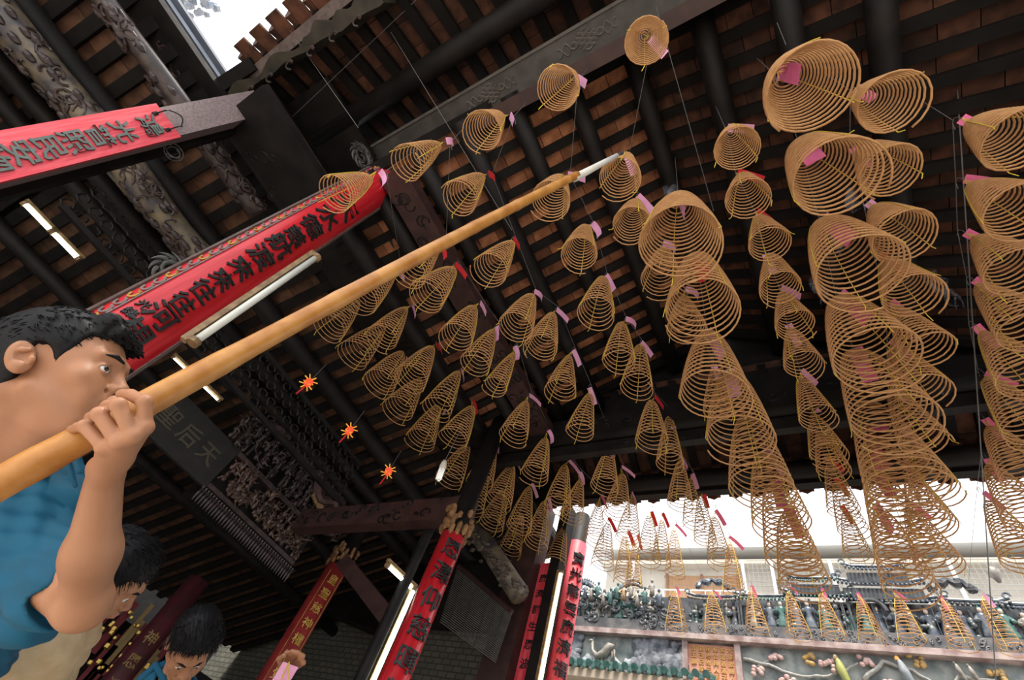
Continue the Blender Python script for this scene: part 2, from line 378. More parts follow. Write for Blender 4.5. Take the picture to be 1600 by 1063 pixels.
# grey steel gutter beam against the sky
z = 4.25; o = MB().box(-4.28, -3.88, -6, -1.36, z, z+.03).build('steel_gutter_beam', STEEL, origin=(-4.1, -3.5, z))
tag(o, 'long grey painted steel beam along the bright sky gap at top left', 'beam')
MB().box(-3.98, -3.95, -6, -1.36, z-.06, z+.05).build('web', STEEL, o)
MB().box(-4.05, -3.90, -6, -1.36, z-.10, z-.06).build('lower_flange', STEEL, o)
MB().box(-4.30, -4.27, -6, -1.36, z-.06, z+.28).build('side_plate', STEEL, o)
# blossoms of a rooftop ridge seen through the sky gap
o = MB(); 
for _ in range(60):
    p = np.array((random.uniform(-11.5, -9.6), random.uniform(-7.6, -7.0), random.uniform(10.6, 12.0)))
    p = on('z', 11, random.uniform(270, 330), random.uniform(-20, 26))+np.array((0, 0, random.uniform(-.3, .3)))
    o.blob(p, random.uniform(.04, .12), 5)
o = o.build('ridge_ornament', mat('weathered_ceramic', (.35, .32, .30), (.22, .26, .33), scale=12)); tag(o, 'pale ceramic ornaments on a roof ridge glimpsed in the sky gap at top left', 'ornament', None)

# ------------------------------------------------------------------ pillars
def column_A():
    cx, cy, R = -2.78, .10, .145
    t = thing('couplet_pillar', (cx, cy, GZ), 'dark round pillar carrying the long curved red couplet board, behind the man', 'pillar')
    MB().cyl((cx, cy, GZ), (cx, cy, 4.4), R, 24).build('shaft', WOOD, t, smooth=True)
    b = MB(); a0, a1 = math.radians(-64), math.radians(68); R2 = R+.035; n = 20
    z0, z1 = -.9, 3.98
    def shell(bm, aa, ab, r0, r1, z0, z1, n=14):
        vs = []; 
        for k in range(n+1):
            a = aa+(ab-aa)*k/n
            for r in (r0, r1):
                for z in (z0, z1): vs.append((cx+r*math.cos(a), cy+r*math.sin(a), z))
        fs = []
        for k in range(n):
            p = k*4; q = p+4; fs += [(p, p+1, q+1, q), (p+2, q+2, q+3, p+3), (p, q, q+2, p+2), (p+1, p+3, q+3, q+1)]
        fs += [(0, 2, 3, 1), (n*4, n*4+1, n*4+3, n*4+2)]
        bm.add(vs, fs)
    bd = MB(); shell(bd, a0, a1, R+.01, R2, z0, z1, 22); bo = bd.build('couplet_board', REDB, t, smooth=False)
    fr = MB(); shell(fr, a0-.20, a0-.02, R, R2+.012, z0, z1, 4); shell(fr, a1+.02, a1+.22, R, R2+.012, z0, z1, 4); shell(fr, a0-.2, a1+.22, R, R2+.012, z1, z1+.05, 20)
    fr.build('frame', mat('grey_brown_frame', (.09, .06, .05), (.15, .11, .10), scale=12), bo)
    px = [(541, 318), (514, 338), (489, 355), (463, 370), (440, 385), (412, 404), (383, 426), (354, 445), (325, 463), (295, 485), (267, 509), (230, 541)]
    zs = [on('x', cx+R2, *p)[2] for p in px]
    for i, ch in enumerate('天水德慈航渡來來往往河想'):
        w = MB(); write_round(w, ch, (cx, cy), R2, math.radians(2), zs[i], .95*(abs(zs[i]-zs[i+1]) if i < 11 else .17), .014)
        w.build('character', INK, bo)
    e = MB(); m1 = MB(); k = 0; z = z1-.06
    while z > z0:
        for da in (0,):
            a = a0+.20; s = .045
            pts = [(cx+(R2+.006)*math.cos(a+.10*math.sin(t)), cy+(R2+.006)*math.sin(a+.10*math.sin(t)), z+.03*math.cos(t)) for t in np.linspace(0, 4.8, 8)]
            (e if k % 3 else m1).tube(pts, .007, 5)
        z -= .075; k += 1
    shell(e, a0+.34, a0+.37, R2, R2+.008, z0, z1, 2)
    shell(e, a1-.04, a1-.01, R2, R2+.006, z0, z1, 2)
    e.build('border_ornament', mat('grey_pink_gilding', (.30, .22, .21), (.18, .14, .14), scale=30), bo)
    m1.build('border_flowers', GOLD, bo)
    # small signature characters
    w = MB()
    for i, ch in enumerate('光緒戊申'): write_round(w, ch, (cx, cy), R2, math.radians(-26), zs[10]-.02-.075*i, .06, .01)
    w.build('small_characters', INK, bo)
column_A()

def board_pillar():
    fx = -3.40; y0, y1 = -1.107, -.866
    t = thing('square_pillar', (-3.52, -.99, GZ), 'square grey stone pillar with a flat pale red board, nearest the sky gap', 'pillar')
    MB().box(fx-.27, fx-.02, y0+.015, y1-.015, GZ, 3.92).build('shaft', STONE, t)
    MB().box(fx-.29, fx-.20, y1-.04, y1+.03, GZ, 3.6).build('corner_moulding', WOOD, t)
    bo = MB().box(fx-.02, fx+.015, y0-.005, y1+.005, -1.0, 2.905).build('flat_board', REDF, t)
    px = [(236, 198), (202, 217), (168, 226), (133, 239), (96, 251), (57, 264), (17, 279)]
    for (qx, qy), ch in zip(px, '鴻光普照民安物'):
        w = MB(); p = on('x', fx+.015, qx, qy); write(w, ch, (fx+.015, (y0+y1)/2+.010, p[2]), (0, 1, 0), (0, 0, 1), (1, 0, 0), .155, .012, 1.0)
        w.build('character', INKG, bo)
    w = MB()
    for i, ch in enumerate('光緒'): write(w, ch, (fx+.015, y0+.04, 1.64-.06*i), (0, 1, 0), (0, 0, 1), (1, 0, 0), .046, .008)
    w.build('small_characters', INKG, bo)
    c = MB()
    for y in (y0+.06, y1-.06):
        c.box(fx+.015, fx+.022, y-.012, y+.012, 2.82, 2.86)
        c.tube([(fx+.02, y, 2.84), (fx+.04, y, 2.92), (fx+.02, y, 2.97)], .005, 5)
    c.tube([(fx+.03, y0+.06+(y1-y0-.12)*s, 2.95+.06*math.sin(s*math.pi)) for s in np.linspace(0, 1, 9)], .005, 5)
    c.build('wire_clips', WOOD, bo)
board_pillar()

def round_pillar(x, y, r, ztop, label, chars, cm, size, ang, red, capital=True, zbot_board=-1.2, start=.12, step=1.2, extra=None):
    t = thing('couplet_pillar', (x, y, GZ), label, 'pillar')
    MB().cyl((x, y, GZ), (x, y, 4.0), r*.92, 20).build('shaft', WOOD, t, smooth=True)
    bo = MB().cyl((x, y, zbot_board), (x, y, ztop), r+.01, 28).build('couplet_board', red, t, smooth=True)
    z = ztop-start
    for ch in chars:
        w = MB(); write_round(w, ch, (x, y), r+.012, ang, z, size, .012); z -= size*step
        w.build('character', cm, bo)
    if capital:
        c = MB()
        for _ in range(60):
            a = random.uniform(0, 6.28); zz = ztop+random.uniform(0, .28); rr = r+random.uniform(0, .05)
            c.blob((x+rr*math.cos(a), y+rr*math.sin(a), zz), (.03, .03, random.uniform(.03, .07)), 5)
        c.build('carved_capital', mat('gilt_carving', (.16, .07, .03), (.30, .16, .06), scale=20), t)
    return t, bo
round_pillar(-2.94, 3.12, .105, 2.25, 'bright red round pillar with large black characters, beside the bamboo blind', '恩澤仰慈暉物阜人', INK, .19, math.radians(-30), REDB, step=1.22, start=.16)
t, bo = round_pillar(-5.8, 4.2, .135, 2.60, 'dull red pillar with gilt characters and carved capital, furthest left in the hall', '皇聖慈神權鼎覺', GOLD, .13, math.radians(-22), REDD, step=1.45, start=.20)
e = MB()
for a in (-62, 22):
    a = math.radians(a); e.bar((-5.8+.147*math.cos(a), 4.2+.147*math.sin(a), -1), (-5.8+.147*math.cos(a), 4.2+.147*math.sin(a), 2.5), .006, .006, (1, 0, 0))
e.build('gilt_line', GOLD, bo)
t, bo = round_pillar(-2.70, 5.2, .115, 3.55, 'slim red pillar at the edge of the sunlit courtyard, right of the dark doorway posts', '寶光慈雲廣濟福臨', INK, .17, math.radians(-42), REDF, capital=False, step=1.25, start=.25)
# dark doorway posts with a red board strip and an upright lamp between them
o = MB().box(-3.38, -3.02, 4.75, 5.0, GZ, 3.9).build('doorway_post', WOODR, origin=(-3.2, 4.9, GZ)); tag(o, 'broad dark red-brown post left of the narrow sunlit slit', 'post')
o = MB().box(-2.83, -2.70, 4.80, 5.0, GZ, 3.9).build('doorway_post', WOOD, origin=(-2.8, 4.9, GZ)); tag(o, 'black post right of the narrow sunlit slit', 'post')
o = MB().box(-3.01, -2.84, 4.90, 4.96, -1, 3.10).build('narrow_board', REDF, origin=(-2.96, 4.89, -1)); tag(o, 'narrow sunlit pink-red board standing in the slit between the dark posts', 'board')
w = MB()
for i, ch in enumerate('廣濟群生恩波'): write(w, ch, (-2.93, 4.90, 2.9-.19*i), (1, 0, 0), (0, 0, 1), (0, -1, 0), .11, .006)
w.build('characters', INK, o)
def lamp(name, a, c, r, label, m=TUBE, cat='lamp', base=None, group=None, off=(0, 0, 1)):
    a = np.asarray(a, float); c = np.asarray(c, float); off = np.asarray(off, float); off /= np.linalg.norm(off)
    t = thing(name, (a+c)/2, label, cat, group)
    MB().cyl(a, c, r, 10).build('tube', m, t, smooth=True)
    d = (c-a)/np.linalg.norm(c-a)
    MB().bar(a-d*.04+off*.04, c+d*.04+off*.04, .036, .03, off).build('batten', base or BRASS, t)
    q = MB()
    for p, s in ((a, -1), (c, 1)): q.cyl(p+d*s*.0, p+d*s*.03, r*1.5, 10); q.bar(p+d*s*.015, p+d*s*.015+off*.04, .02, .02, d)
    q.build('end_caps', BRASS, t); return t
lamp('tube_lamp', (-2.645, 4.80, -.9), (-2.645, 4.80, 2.9), .022, 'tall upright warm tube lamp beside the slim red pillar', mat('warm_lit_tube', (1, .90, .62), emit=3), off=(-1, 0, 0))
o = MB().tube([(-3.47, 3.3, z) for z in np.linspace(GZ, 2.95, 6)], .055, 12).build('slim_post', WOOD, smooth=True, origin=(-3.47, 3.3, GZ)); tag(o, 'slim black post standing left of the bright red pillar', 'post')
lamp('tube_lamp', (-3.44, 3.42, .6), (-3.44, 3.42, 1.88), .02, 'upright white tube lamp against the slim black post', off=(-1, 0, 0))
lamp('tube_lamp', (-3.50, 3.04, 1.90), (-3.46, 3.41, 1.90), .018, 'short green-white tube lamp above the upright one on the slim black post')
pa, pb = on('z', 3.0, 40, 320), on('z', 3.0, 120, 402); pm = pa*.5+pb*.5
lamp('tube_lamp', pa, pm-(pb-pa)*.01, .022, 'glowing green-white tube lamp under the left hall roof, nearer the pale red board')
lamp('tube_lamp', pm+(pb-pa)*.01, pb, .022, 'glowing green-white tube lamp under the left hall roof, further from the pale red board')
lamp('tube_lamp', on('z', 3.0, 272, 560), on('z', 3.0, 340, 625), .011, 'thin glowing tube lamp partly hidden behind the bamboo pole')
A = ray(492, 404); B_ = ray(317, 543); pxy = A*(-2.50/A[0])
pa = np.array((-2.50, pxy[1], pxy[2])); sB = -2.50/B_[0]; pb = np.array((-2.50, pxy[1], (B_*sB)[2]))
lamp('tube_lamp', pa, pb, .021, 'unlit white tube lamp on a brown batten, upright beside the red couplet pillar', TUBEO, base=BRASS, off=(-.5, -.87, 0))

# bamboo blind rolled out under the beam beside the bright red pillar
BL = [on('y', 4.6, *p) for p in ((716, 885), (800, 957), (774, 1035), (688, 972))]
t = thing('bamboo_blind', BL[0], 'grey slatted bamboo blind hanging between the bright red pillar and the dark doorway', 'blind')
q = MB(); n = 30
for i in range(n):
    s = i/(n-1); a = BL[0]*(1-s)+BL[3]*s; c = BL[1]*(1-s)+BL[2]*s; q.bar(a, c, .006, .022, (0, 1, 0))
q.build('slats', mat('bamboo_slats', (.14, .135, .13), (.22, .215, .20), scale=20), t)
q = MB()
for s in (.15, .4, .65, .9):
    a = BL[0]*(1-s)+BL[1]*s; c = BL[3]*(1-s)+BL[2]*s; q.tube([a+(0, -.01, 0), (a+c)/2+(0, -.012, 0), c+(0, -.01, 0)], .006, 5)
q.build('cords', INK, t)
MB().tube([BL[0], (BL[0]+BL[1])/2, BL[1]], .03, 8).build('head_rail', WOODR, t)
o = carved = MB().tube([on('y', 4.5, 700, 800)+(0, 0, .1), on('y', 4.5, 760, 850)+(0, 0, .0), on('y', 4.5, 812, 930)], .12, 12).build('carved_brace', CARVG, smooth=True); tag(o, 'pale carved timber brace above the bamboo blind', 'brace')
c = MB()
for _ in range(90):
    u = random.random(); p = on('y', 4.38, 735+77*u+random.uniform(-14, 14), 838+90*u+random.uniform(-14, 14)); c.blob(p, (.035, .03, .02), 5)
c.build('leaf_carving', mat('pale_carving', (.08, .06, .05), (.16, .13, .10), scale=15), o)
# timbers of the far corner of the hall
relief_beam('tie_beam', -5.6, -2.9, 3.1, 3.25, 2.45, 2.72, WOODR, 'red-brown tie beam leading left from the bright red pillar', n=30, face='-y', carve=WOOD)
relief_beam('tie_beam', -5.9, -5.7, 1.0, 6.4, 3.42, 3.62, WOODR, 'dark tie beam above the carved altar canopy', n=0)
o = MB().bar((-4.9, 3.6, 2.3), (-3.5, 3.6, 1.55), .14, .16).build('diagonal_brace', WOODR); tag(o, 'red-brown diagonal timber left of the slim black post', 'brace')
o = MB().bar((-8.5, 5.9, 3.2), (-6.1, 5.9, 2.75), .3, .5).build('diagonal_brace', WOOD); tag(o, 'black timber in front of the grey brick wall above the dull red pillar', 'brace')
o = MB().box(-6.0, -3.7, 5.6, 6.2, 2.8, 3.6).build('hall_beam', WOOD, origin=(-5, 5.9, 2.8)); tag(o, 'deep black beam along the top of the grey brick wall', 'beam')

# ------------------------------------------------------------------ carved altar canopy and name board
def canopy():
    X = -5.8; t = thing('altar_canopy', (X, 2.8, 2.2), 'deeply carved dark altar canopy with a lace fringe, hanging above the back hall', 'canopy')
    MB().box(X-.5, X-.06, 2.05, 3.6, 2.2, 3.3).build('back_board', WOOD, t)
    q = MB(); q.box(X-.06, X+.03, 2.02, 3.56, 2.70, 2.76); q.box(X-.06, X+.02, 2.02, 3.56, 2.24, 2.29); q.box(X-.06, X+.05, 2.0, 3.7, 3.25, 3.32)
    q.build('ledges', CARV, t)
    def figures(y0, y1, z0, z1, n, m, name):
        q = MB()
        for _ in range(n):
            y = random.uniform(y0, y1); z = random.uniform(z0, z1); x = X+random.uniform(-.05, .05); h = random.uniform(.05, .10)
            q.blob((x, y, z), (.03, .028, h*.6), 6); q.blob((x+.01, y, z+h*.75), .02, 5)
            a = random.uniform(0, 6.28); q.tube([(x+.02, y, z), (x+.04, y+.05*math.cos(a), z+.05*math.sin(a)), (x+.03, y+.09*math.cos(a+.5), z+.09*math.sin(a+.5))], [.014, .010, .006], 5)
        q.build(name, m, t)
    figures(2.08, 3.54, 2.33, 2.68, 150, mat('carved_figures', (.05, .032, .026), (.13, .075, .055), scale=6, rough=.4), 'lower_figures')
    figures(1.75, 3.9, 2.80, 3.25, 200, CARV, 'upper_figures')
    q = MB()
    for y in np.arange(1.9, 3.9, .2):
        q.lathe((X+.02, y, 2.78), [(.022, 0), (.018, .2), (.02, .42)], 6)
    q.build('little_columns', CARV, t)
    q = MB()
    for y in np.arange(2.0, 3.6, .042):
        q.lathe((X+.01, y, 2.06), [(.002, -.02), (.012, .03), (.018, .08), (.006, .13), (.016, .16)], 5)
        q.tube([(X+.01, y, 2.22), (X+.01, y+.021, 2.17), (X+.01, y+.042, 2.22)], .007, 4)
    q.build('lace_fringe', CARV, t)
    q = MB()
    for s in (0, 1):
        q.tube([(X+.08, 1.75+s*1.1+.9*u, 3.42-.55*u*s+.14*math.sin(u*9+s)) for u in np.linspace(0, 1, 16)], .07, 8)
    q.build('dragon_scrolls', WOODR, t)
    MB().frame((X+.09, 3.3, 2.98), (1, 0, 0), (0, .9, -.3), (0, .3, .9), (.012, .17, .05)).build('gilt_plaque', mat('gilt_plaque', (.16, .09, .04), (.30, .17, .07), scale=25), t)
    q = MB()
    for c0 in ((1.75, 3.45), (2.35, 3.3), (3.6, 3.2)):
        for k in range(14):
            a = random.uniform(0, 6.28); q.blob((X+.05, c0[0]+.10*math.cos(a), c0[1]+.10*math.sin(a)), (.03, .05, .03), 5)
    q.build('leaf_clusters', CARV, t)
canopy()
o = MB().box(-5.86, -5.80, .85, 2.02, 2.22, 2.78).build('name_board', mat('soot_dark_board', (.012, .011, .010), (.02, .018, .016), scale=10), origin=(-5.8, 1.4, 2.2)); tag(o, 'dark name board with three large dim characters, left of the carved canopy', 'sign')
w = MB()
for i, ch in enumerate('聖后天'): write(w, ch, (-5.80, 1.16+.30*i, 2.5), (0, 1, 0), (0, 0, 1), (1, 0, 0), .25, .012)
w.build('characters', mat('dim_characters', (.07, .06, .04), rough=.5), o)
# openwork grille panels and corner scrolls high in the left hall
def grille(y0, y1, z0, z1, x, label):
    o = MB().bar((x, y0, z0), (x, y1, z0), .05, .05).build('openwork_grille', WOOD, origin=(x, y0, z0)); tag(o, label, 'grille')
    c = MB(); c.bar((x, y0, z1), (x, y1, z1), .05, .05)
    y = y0
    while y < y1:
        for z in np.arange(z0, z1, .14):
            c.tube([(x, y+.05*math.cos(a)+random.uniform(-.01, .01), z+.06+.05*math.sin(a)) for a in np.linspace(0, 5.5, 7)], .012, 4)
        y += .14
    c.build('lattice', WOOD, o)
grille(-1.0, 1.2, 2.82, 3.15, -5.1, 'dark openwork grille behind the red couplet pillar, near the two glowing tubes')
grille(1.0, 3.0, 2.75, 3.3, -4.9, 'dark openwork grille behind the bamboo pole, left of the small red lanterns')
def scroll(p, s, label, dirv=1):
    p = np.asarray(p, float); o = MB().tube([p+np.array((0, dirv*s*(.9*(1-t*.85))*math.cos(t*9), s*(.9*(1-t*.85))*math.sin(t*9))) for t in np.linspace(0, 1, 34)], [s*.2*(1-t*.6) for t in np.linspace(0, 1, 34)], 7).build('carved_scroll', mat('grey_carving', (.05, .05, .045), (.11, .11, .10), scale=12, rough=.4), smooth=True, origin=p)
    tag(o, label, 'carving')
    c = MB()
    for k in range(12):
        a = k*.55; c.tube([p+np.array((.01, dirv*s*(.8+.5*t)*math.cos(a+t*.8), s*(.8+.5*t)*math.sin(a+t*.8))) for t in np.linspace(0, 1, 6)], [s*.13, s*.15, s*.13, s*.1, s*.06, s*.02], 6)
    c.build('leaves', _mats['grey_carving'], o)
scroll(on('x', -3.4, 268, 425), .11, 'grey leafy corner carving just left of the red couplet pillar')
scroll(on('x', -2.95, 620, 365), .16, 'dark curling bracket carving above the middle of the bamboo pole')
scroll(on('x', -2.95, 565, 245), .12, 'dark curling bracket carving at the head of the red couplet pillar')
# dim altar behind the crowd
t = thing('altar_shrine', (-8.2, 4.6, GZ), 'dim golden altar with red hangings behind the crowd at lower left', 'altar')
MB().box(-9.4, -8.6, 2.8, 6.0, GZ, 1.4).build('back_panel', WOOD, t)
q = MB(); q2 = MB(); q3 = MB()
for k in range(16):
    p = on('x', -8.4, random.uniform(150, 265), random.uniform(955, 1075))
    q.box(p[0], p[0]+.02, p[1]-.05, p[1]+.05, p[2]-.35, p[2]+.3)
for k in range(70):
    p = on('x', -8.3, random.uniform(140, 285), random.uniform(950, 1075)); q2.blob(p, random.uniform(.01, .045), 5)
for k in range(10):
    p = on('x', -8.35, random.uniform(170, 275), random.uniform(970, 1075)); q3.box(p[0], p[0]+.02, p[1]-.03, p[1]+.03, p[2]-.3, p[2]+.25)
q.build('red_banners', mat('altar_red', (.16, .012, .02), rough=.6), t); q2.build('gilt_ornaments', mat('altar_gold', (.45, .28, .06), rough=.3, metal=.6), t); q3.build('gold_panels', mat('altar_ochre', (.22, .14, .04), rough=.5), t)
MB().cyl((-7.2, 3.35, GZ), (-7.2, 3.35, 1.9), .14, 16).build('red_post', mat('altar_post', (.10, .012, .02), (.05, .01, .012), scale=8), t, smooth=True)
w = MB()
for i, ch in enumerate('神恩浩大'): write_round(w, ch, (-7.2, 3.35), .142, math.radians(-25), 1.15-.25*i, .15, .01)
w.build('characters', mat('dim_gold', (.22, .13, .03), rough=.5), t)

# three little red lanterns on a cord
for i, (px, py, lb) in enumerate(((482, 598, 'closest to the pole'), (546, 673, 'middle one of three'), (607, 737, 'nearest the white spiral bulb'))):
    p = on('z', 2.92, px, py)
    t = thing('paper_lantern', p, 'tiny glowing red lantern with gold trim, '+lb, 'lantern', 'small red lanterns on a cord')
    MB().lathe(p, [(.015, -.05), (.04, -.02), (.04, .02), (.015, .05)], 6).build('body', mat('lantern_red', (1, .05, .02), emit=1.6), t)
    g = MB()
    for k in range(6):
        a = k*math.pi/3
        for s in (-1, 1): g.tube([p+np.array((.03*math.cos(a), .03*math.sin(a), s*.035)), p+np.array((.075*math.cos(a), .075*math.sin(a), s*.05))], .007, 4)
    g.build('trim', mat('lantern_gold', (.9, .5, .06), emit=.35), t)
    MB().tube([p-(0, 0, .05), p-(0, 0, .10), p-(0, .01, .19)], [.004, .010, .008], 5).build('tassel', REDP, t)
    MB().tube([p+(0, 0, .05), p+(0, 0, .32)], .003, 4).build('cord', WIRE, t)
# spiral bulb
p0 = on('x', -3.05, 694, 724); p1 = on('x', -3.05, 684, 752)
t = thing('energy_bulb', p0, 'white folded-tube light bulb hanging left of the coils', 'bulb')
dv = (p1-p0); L_ = np.linalg.norm(dv); dv /= L_; sd = np.array((1, 0, 0.)); sd -= dv*sd.dot(dv); sd /= np.linalg.norm(sd); s2 = np.cross(dv, sd)
MB().tube([p0-dv*.03, p0, p0+dv*.05, p0+dv*.07], [.018, .03, .036, .034], 12).build('base', WHITE, t, smooth=True)
q = MB()
for k in range(3):
    a = k*2.1; o_ = sd*math.cos(a)*.022+s2*math.sin(a)*.022; w_ = -sd*math.sin(a)*.011+s2*math.cos(a)*.011
    q.tube([p0+dv*.07+o_+w_, p0+dv*.15+o_+w_, p0+dv*.185+o_+w_, p0+dv*.195+o_, p0+dv*.185+o_-w_, p0+dv*.15+o_-w_, p0+dv*.07+o_-w_], .0075, 7)
q.build('glass_tubes', mat('bulb_glass', (.95, .95, .9), rough=.2, emit=.35), t, smooth=True)
MB().tube([p0-dv*.03, p0-dv*.03+np.array((0, 0, 1.2))], .004, 4).build('flex', WIRE, t)

# ------------------------------------------------------------------ incense coils
def coil_parts(root, O, Rm, L, turns, seed, tagkind, wr, droop=True, hook=.12):
    """O = centre of the widest ring; the cone rises L to its small top ring"""
    rnd = random.Random(seed); n = int(turns*(20 if Rm < .2 else 28)); ph = rnd.uniform(0, 6.28); s = rnd.choice((-1, 1))
    pw = rnd.uniform(.66, .78) if Rm < .2 else rnd.uniform(.50, .60); r0 = .10; ez = 1.18 if Rm < .2 else 1.3; SG = 20 if Rm < .2 else 28
    def prof(t): return Rm*(r0+(1-r0)*t**pw), L*(1-t**ez)
    lean = (rnd.uniform(-.03, .03), rnd.uniform(-.03, .03)); tilt = rnd.uniform(-.05, .05)
    def P(t, a):
        r, z = prof(t); r *= 1+.012*math.sin(3*a+seed); z += tilt*r*math.cos(a-ph)+.006*math.sin(2*a+t*9)
        return np.array((O[0]+r*math.cos(a)+lean[0]*(1-z/L), O[1]+r*math.sin(a)+lean[1]*(1-z/L), O[2]+z))
    pts = []
    for i in range(n+1):
        t = i/n; a = ph+s*2*math.pi*turns*t; p = P(t, a)
        if droop and t > .975: p = p-np.array((0, 0, (t-.975)*L*2.2*rnd.random()**0))
        pts.append(p)
    MB().tube(pts, wr, 5).build('coil', INC, root, smooth=True, origin=O)
    top = np.array((O[0]+lean[0], O[1]+lean[1], O[2]+L+.07))
    for k in range(3):
        a = ph+k*2.094+.3; sp = [top]+[P(t, a)*1.0+np.array((wr*math.cos(a), wr*math.sin(a), 0)) for t in np.linspace(0, .985, 14)]
        e = sp[-1]; sp.append(e+np.array((rnd.uniform(-.02, .02), rnd.uniform(-.02, .02), -.04)))
        MB().tube(sp, .0026, 4).build('thread', YEL, root, origin=top)
    # wire hook
    MB().tube([top, top+(0, 0, .05), top+(0, .015, .10), top+(0, .05, hook), top+(0, .085, .09)], .0025, 4).build('hook', WIRE, root, origin=top)
    # name slip
    kinds = {'p': PINKP, 'h': PINKH, 'r': REDP, 'c': PINKP, 'C': PINKH}
    w, l = (.056, .18) if Rm < .20 else (.11, .33)
    az = rnd.uniform(.3, 1.5); out = np.array((math.cos(az), math.sin(az), 0)); side = np.array((-math.sin(az), math.cos(az), 0))
    if tagkind in 'cC':
        prm = [(l*.55*math.sin(t*1.5)+.01, .05-l*.62*(1-math.cos(t*1.35))*1.35) for t in np.linspace(0, 1, 9)]
    else:
        k_ = rnd.uniform(.35, .9) if Rm < .2 else rnd.uniform(.1, .4); prm = [(l*k_*t+.01, .03-l*math.cos(k_)*t+.012*math.sin(t*3.1)) for t in np.linspace(0, 1, 6)]
    vs = []
    for dx, dz in prm:
        for sg in (-1, 1):
            for th in (-.0006, .0006): vs.append(top+out*(dx+th)+side*sg*w/2+np.array((0, 0, dz)))
    fs = []
    for i in range(len(prm)-1):
        p = i*4; q = p+4; fs += [(p, p+2, q+2, q), (p+1, q+1, q+3, p+3), (p, q, q+1, p+1), (p+2, p+3, q+3, q+2)]
    fs += [(0, 1, 3, 2), (len(vs)-4, len(vs)-2, len(vs)-1, len(vs)-3)]
    MB().add(vs, fs).build('name_slip', kinds[tagkind], root, origin=top)
    return top
def size_over_height(mx, my, w):
    u = ray(mx, my); u = u/u[2]; th = np.linspace(0, 2*np.pi, 17)[:16]
    pp = np.array([project(u+.05*np.array((math.cos(t), math.sin(t), 0))) for t in th])
    return u, w/max(np.linalg.norm(pp[i]-pp[i+8]) for i in range(8))*.1
TAGW = {'p': 'pale pink slip', 'h': 'hot pink slip', 'r': 'red slip', 'c': 'curled pale pink slip', 'C': 'curled hot pink slip'}
ORD = ['first', 'second', 'third', 'fourth', 'fifth', 'sixth', 'seventh', 'eighth', 'ninth', 'tenth', 'eleventh', 'twelfth', 'thirteenth', 'fourteenth']
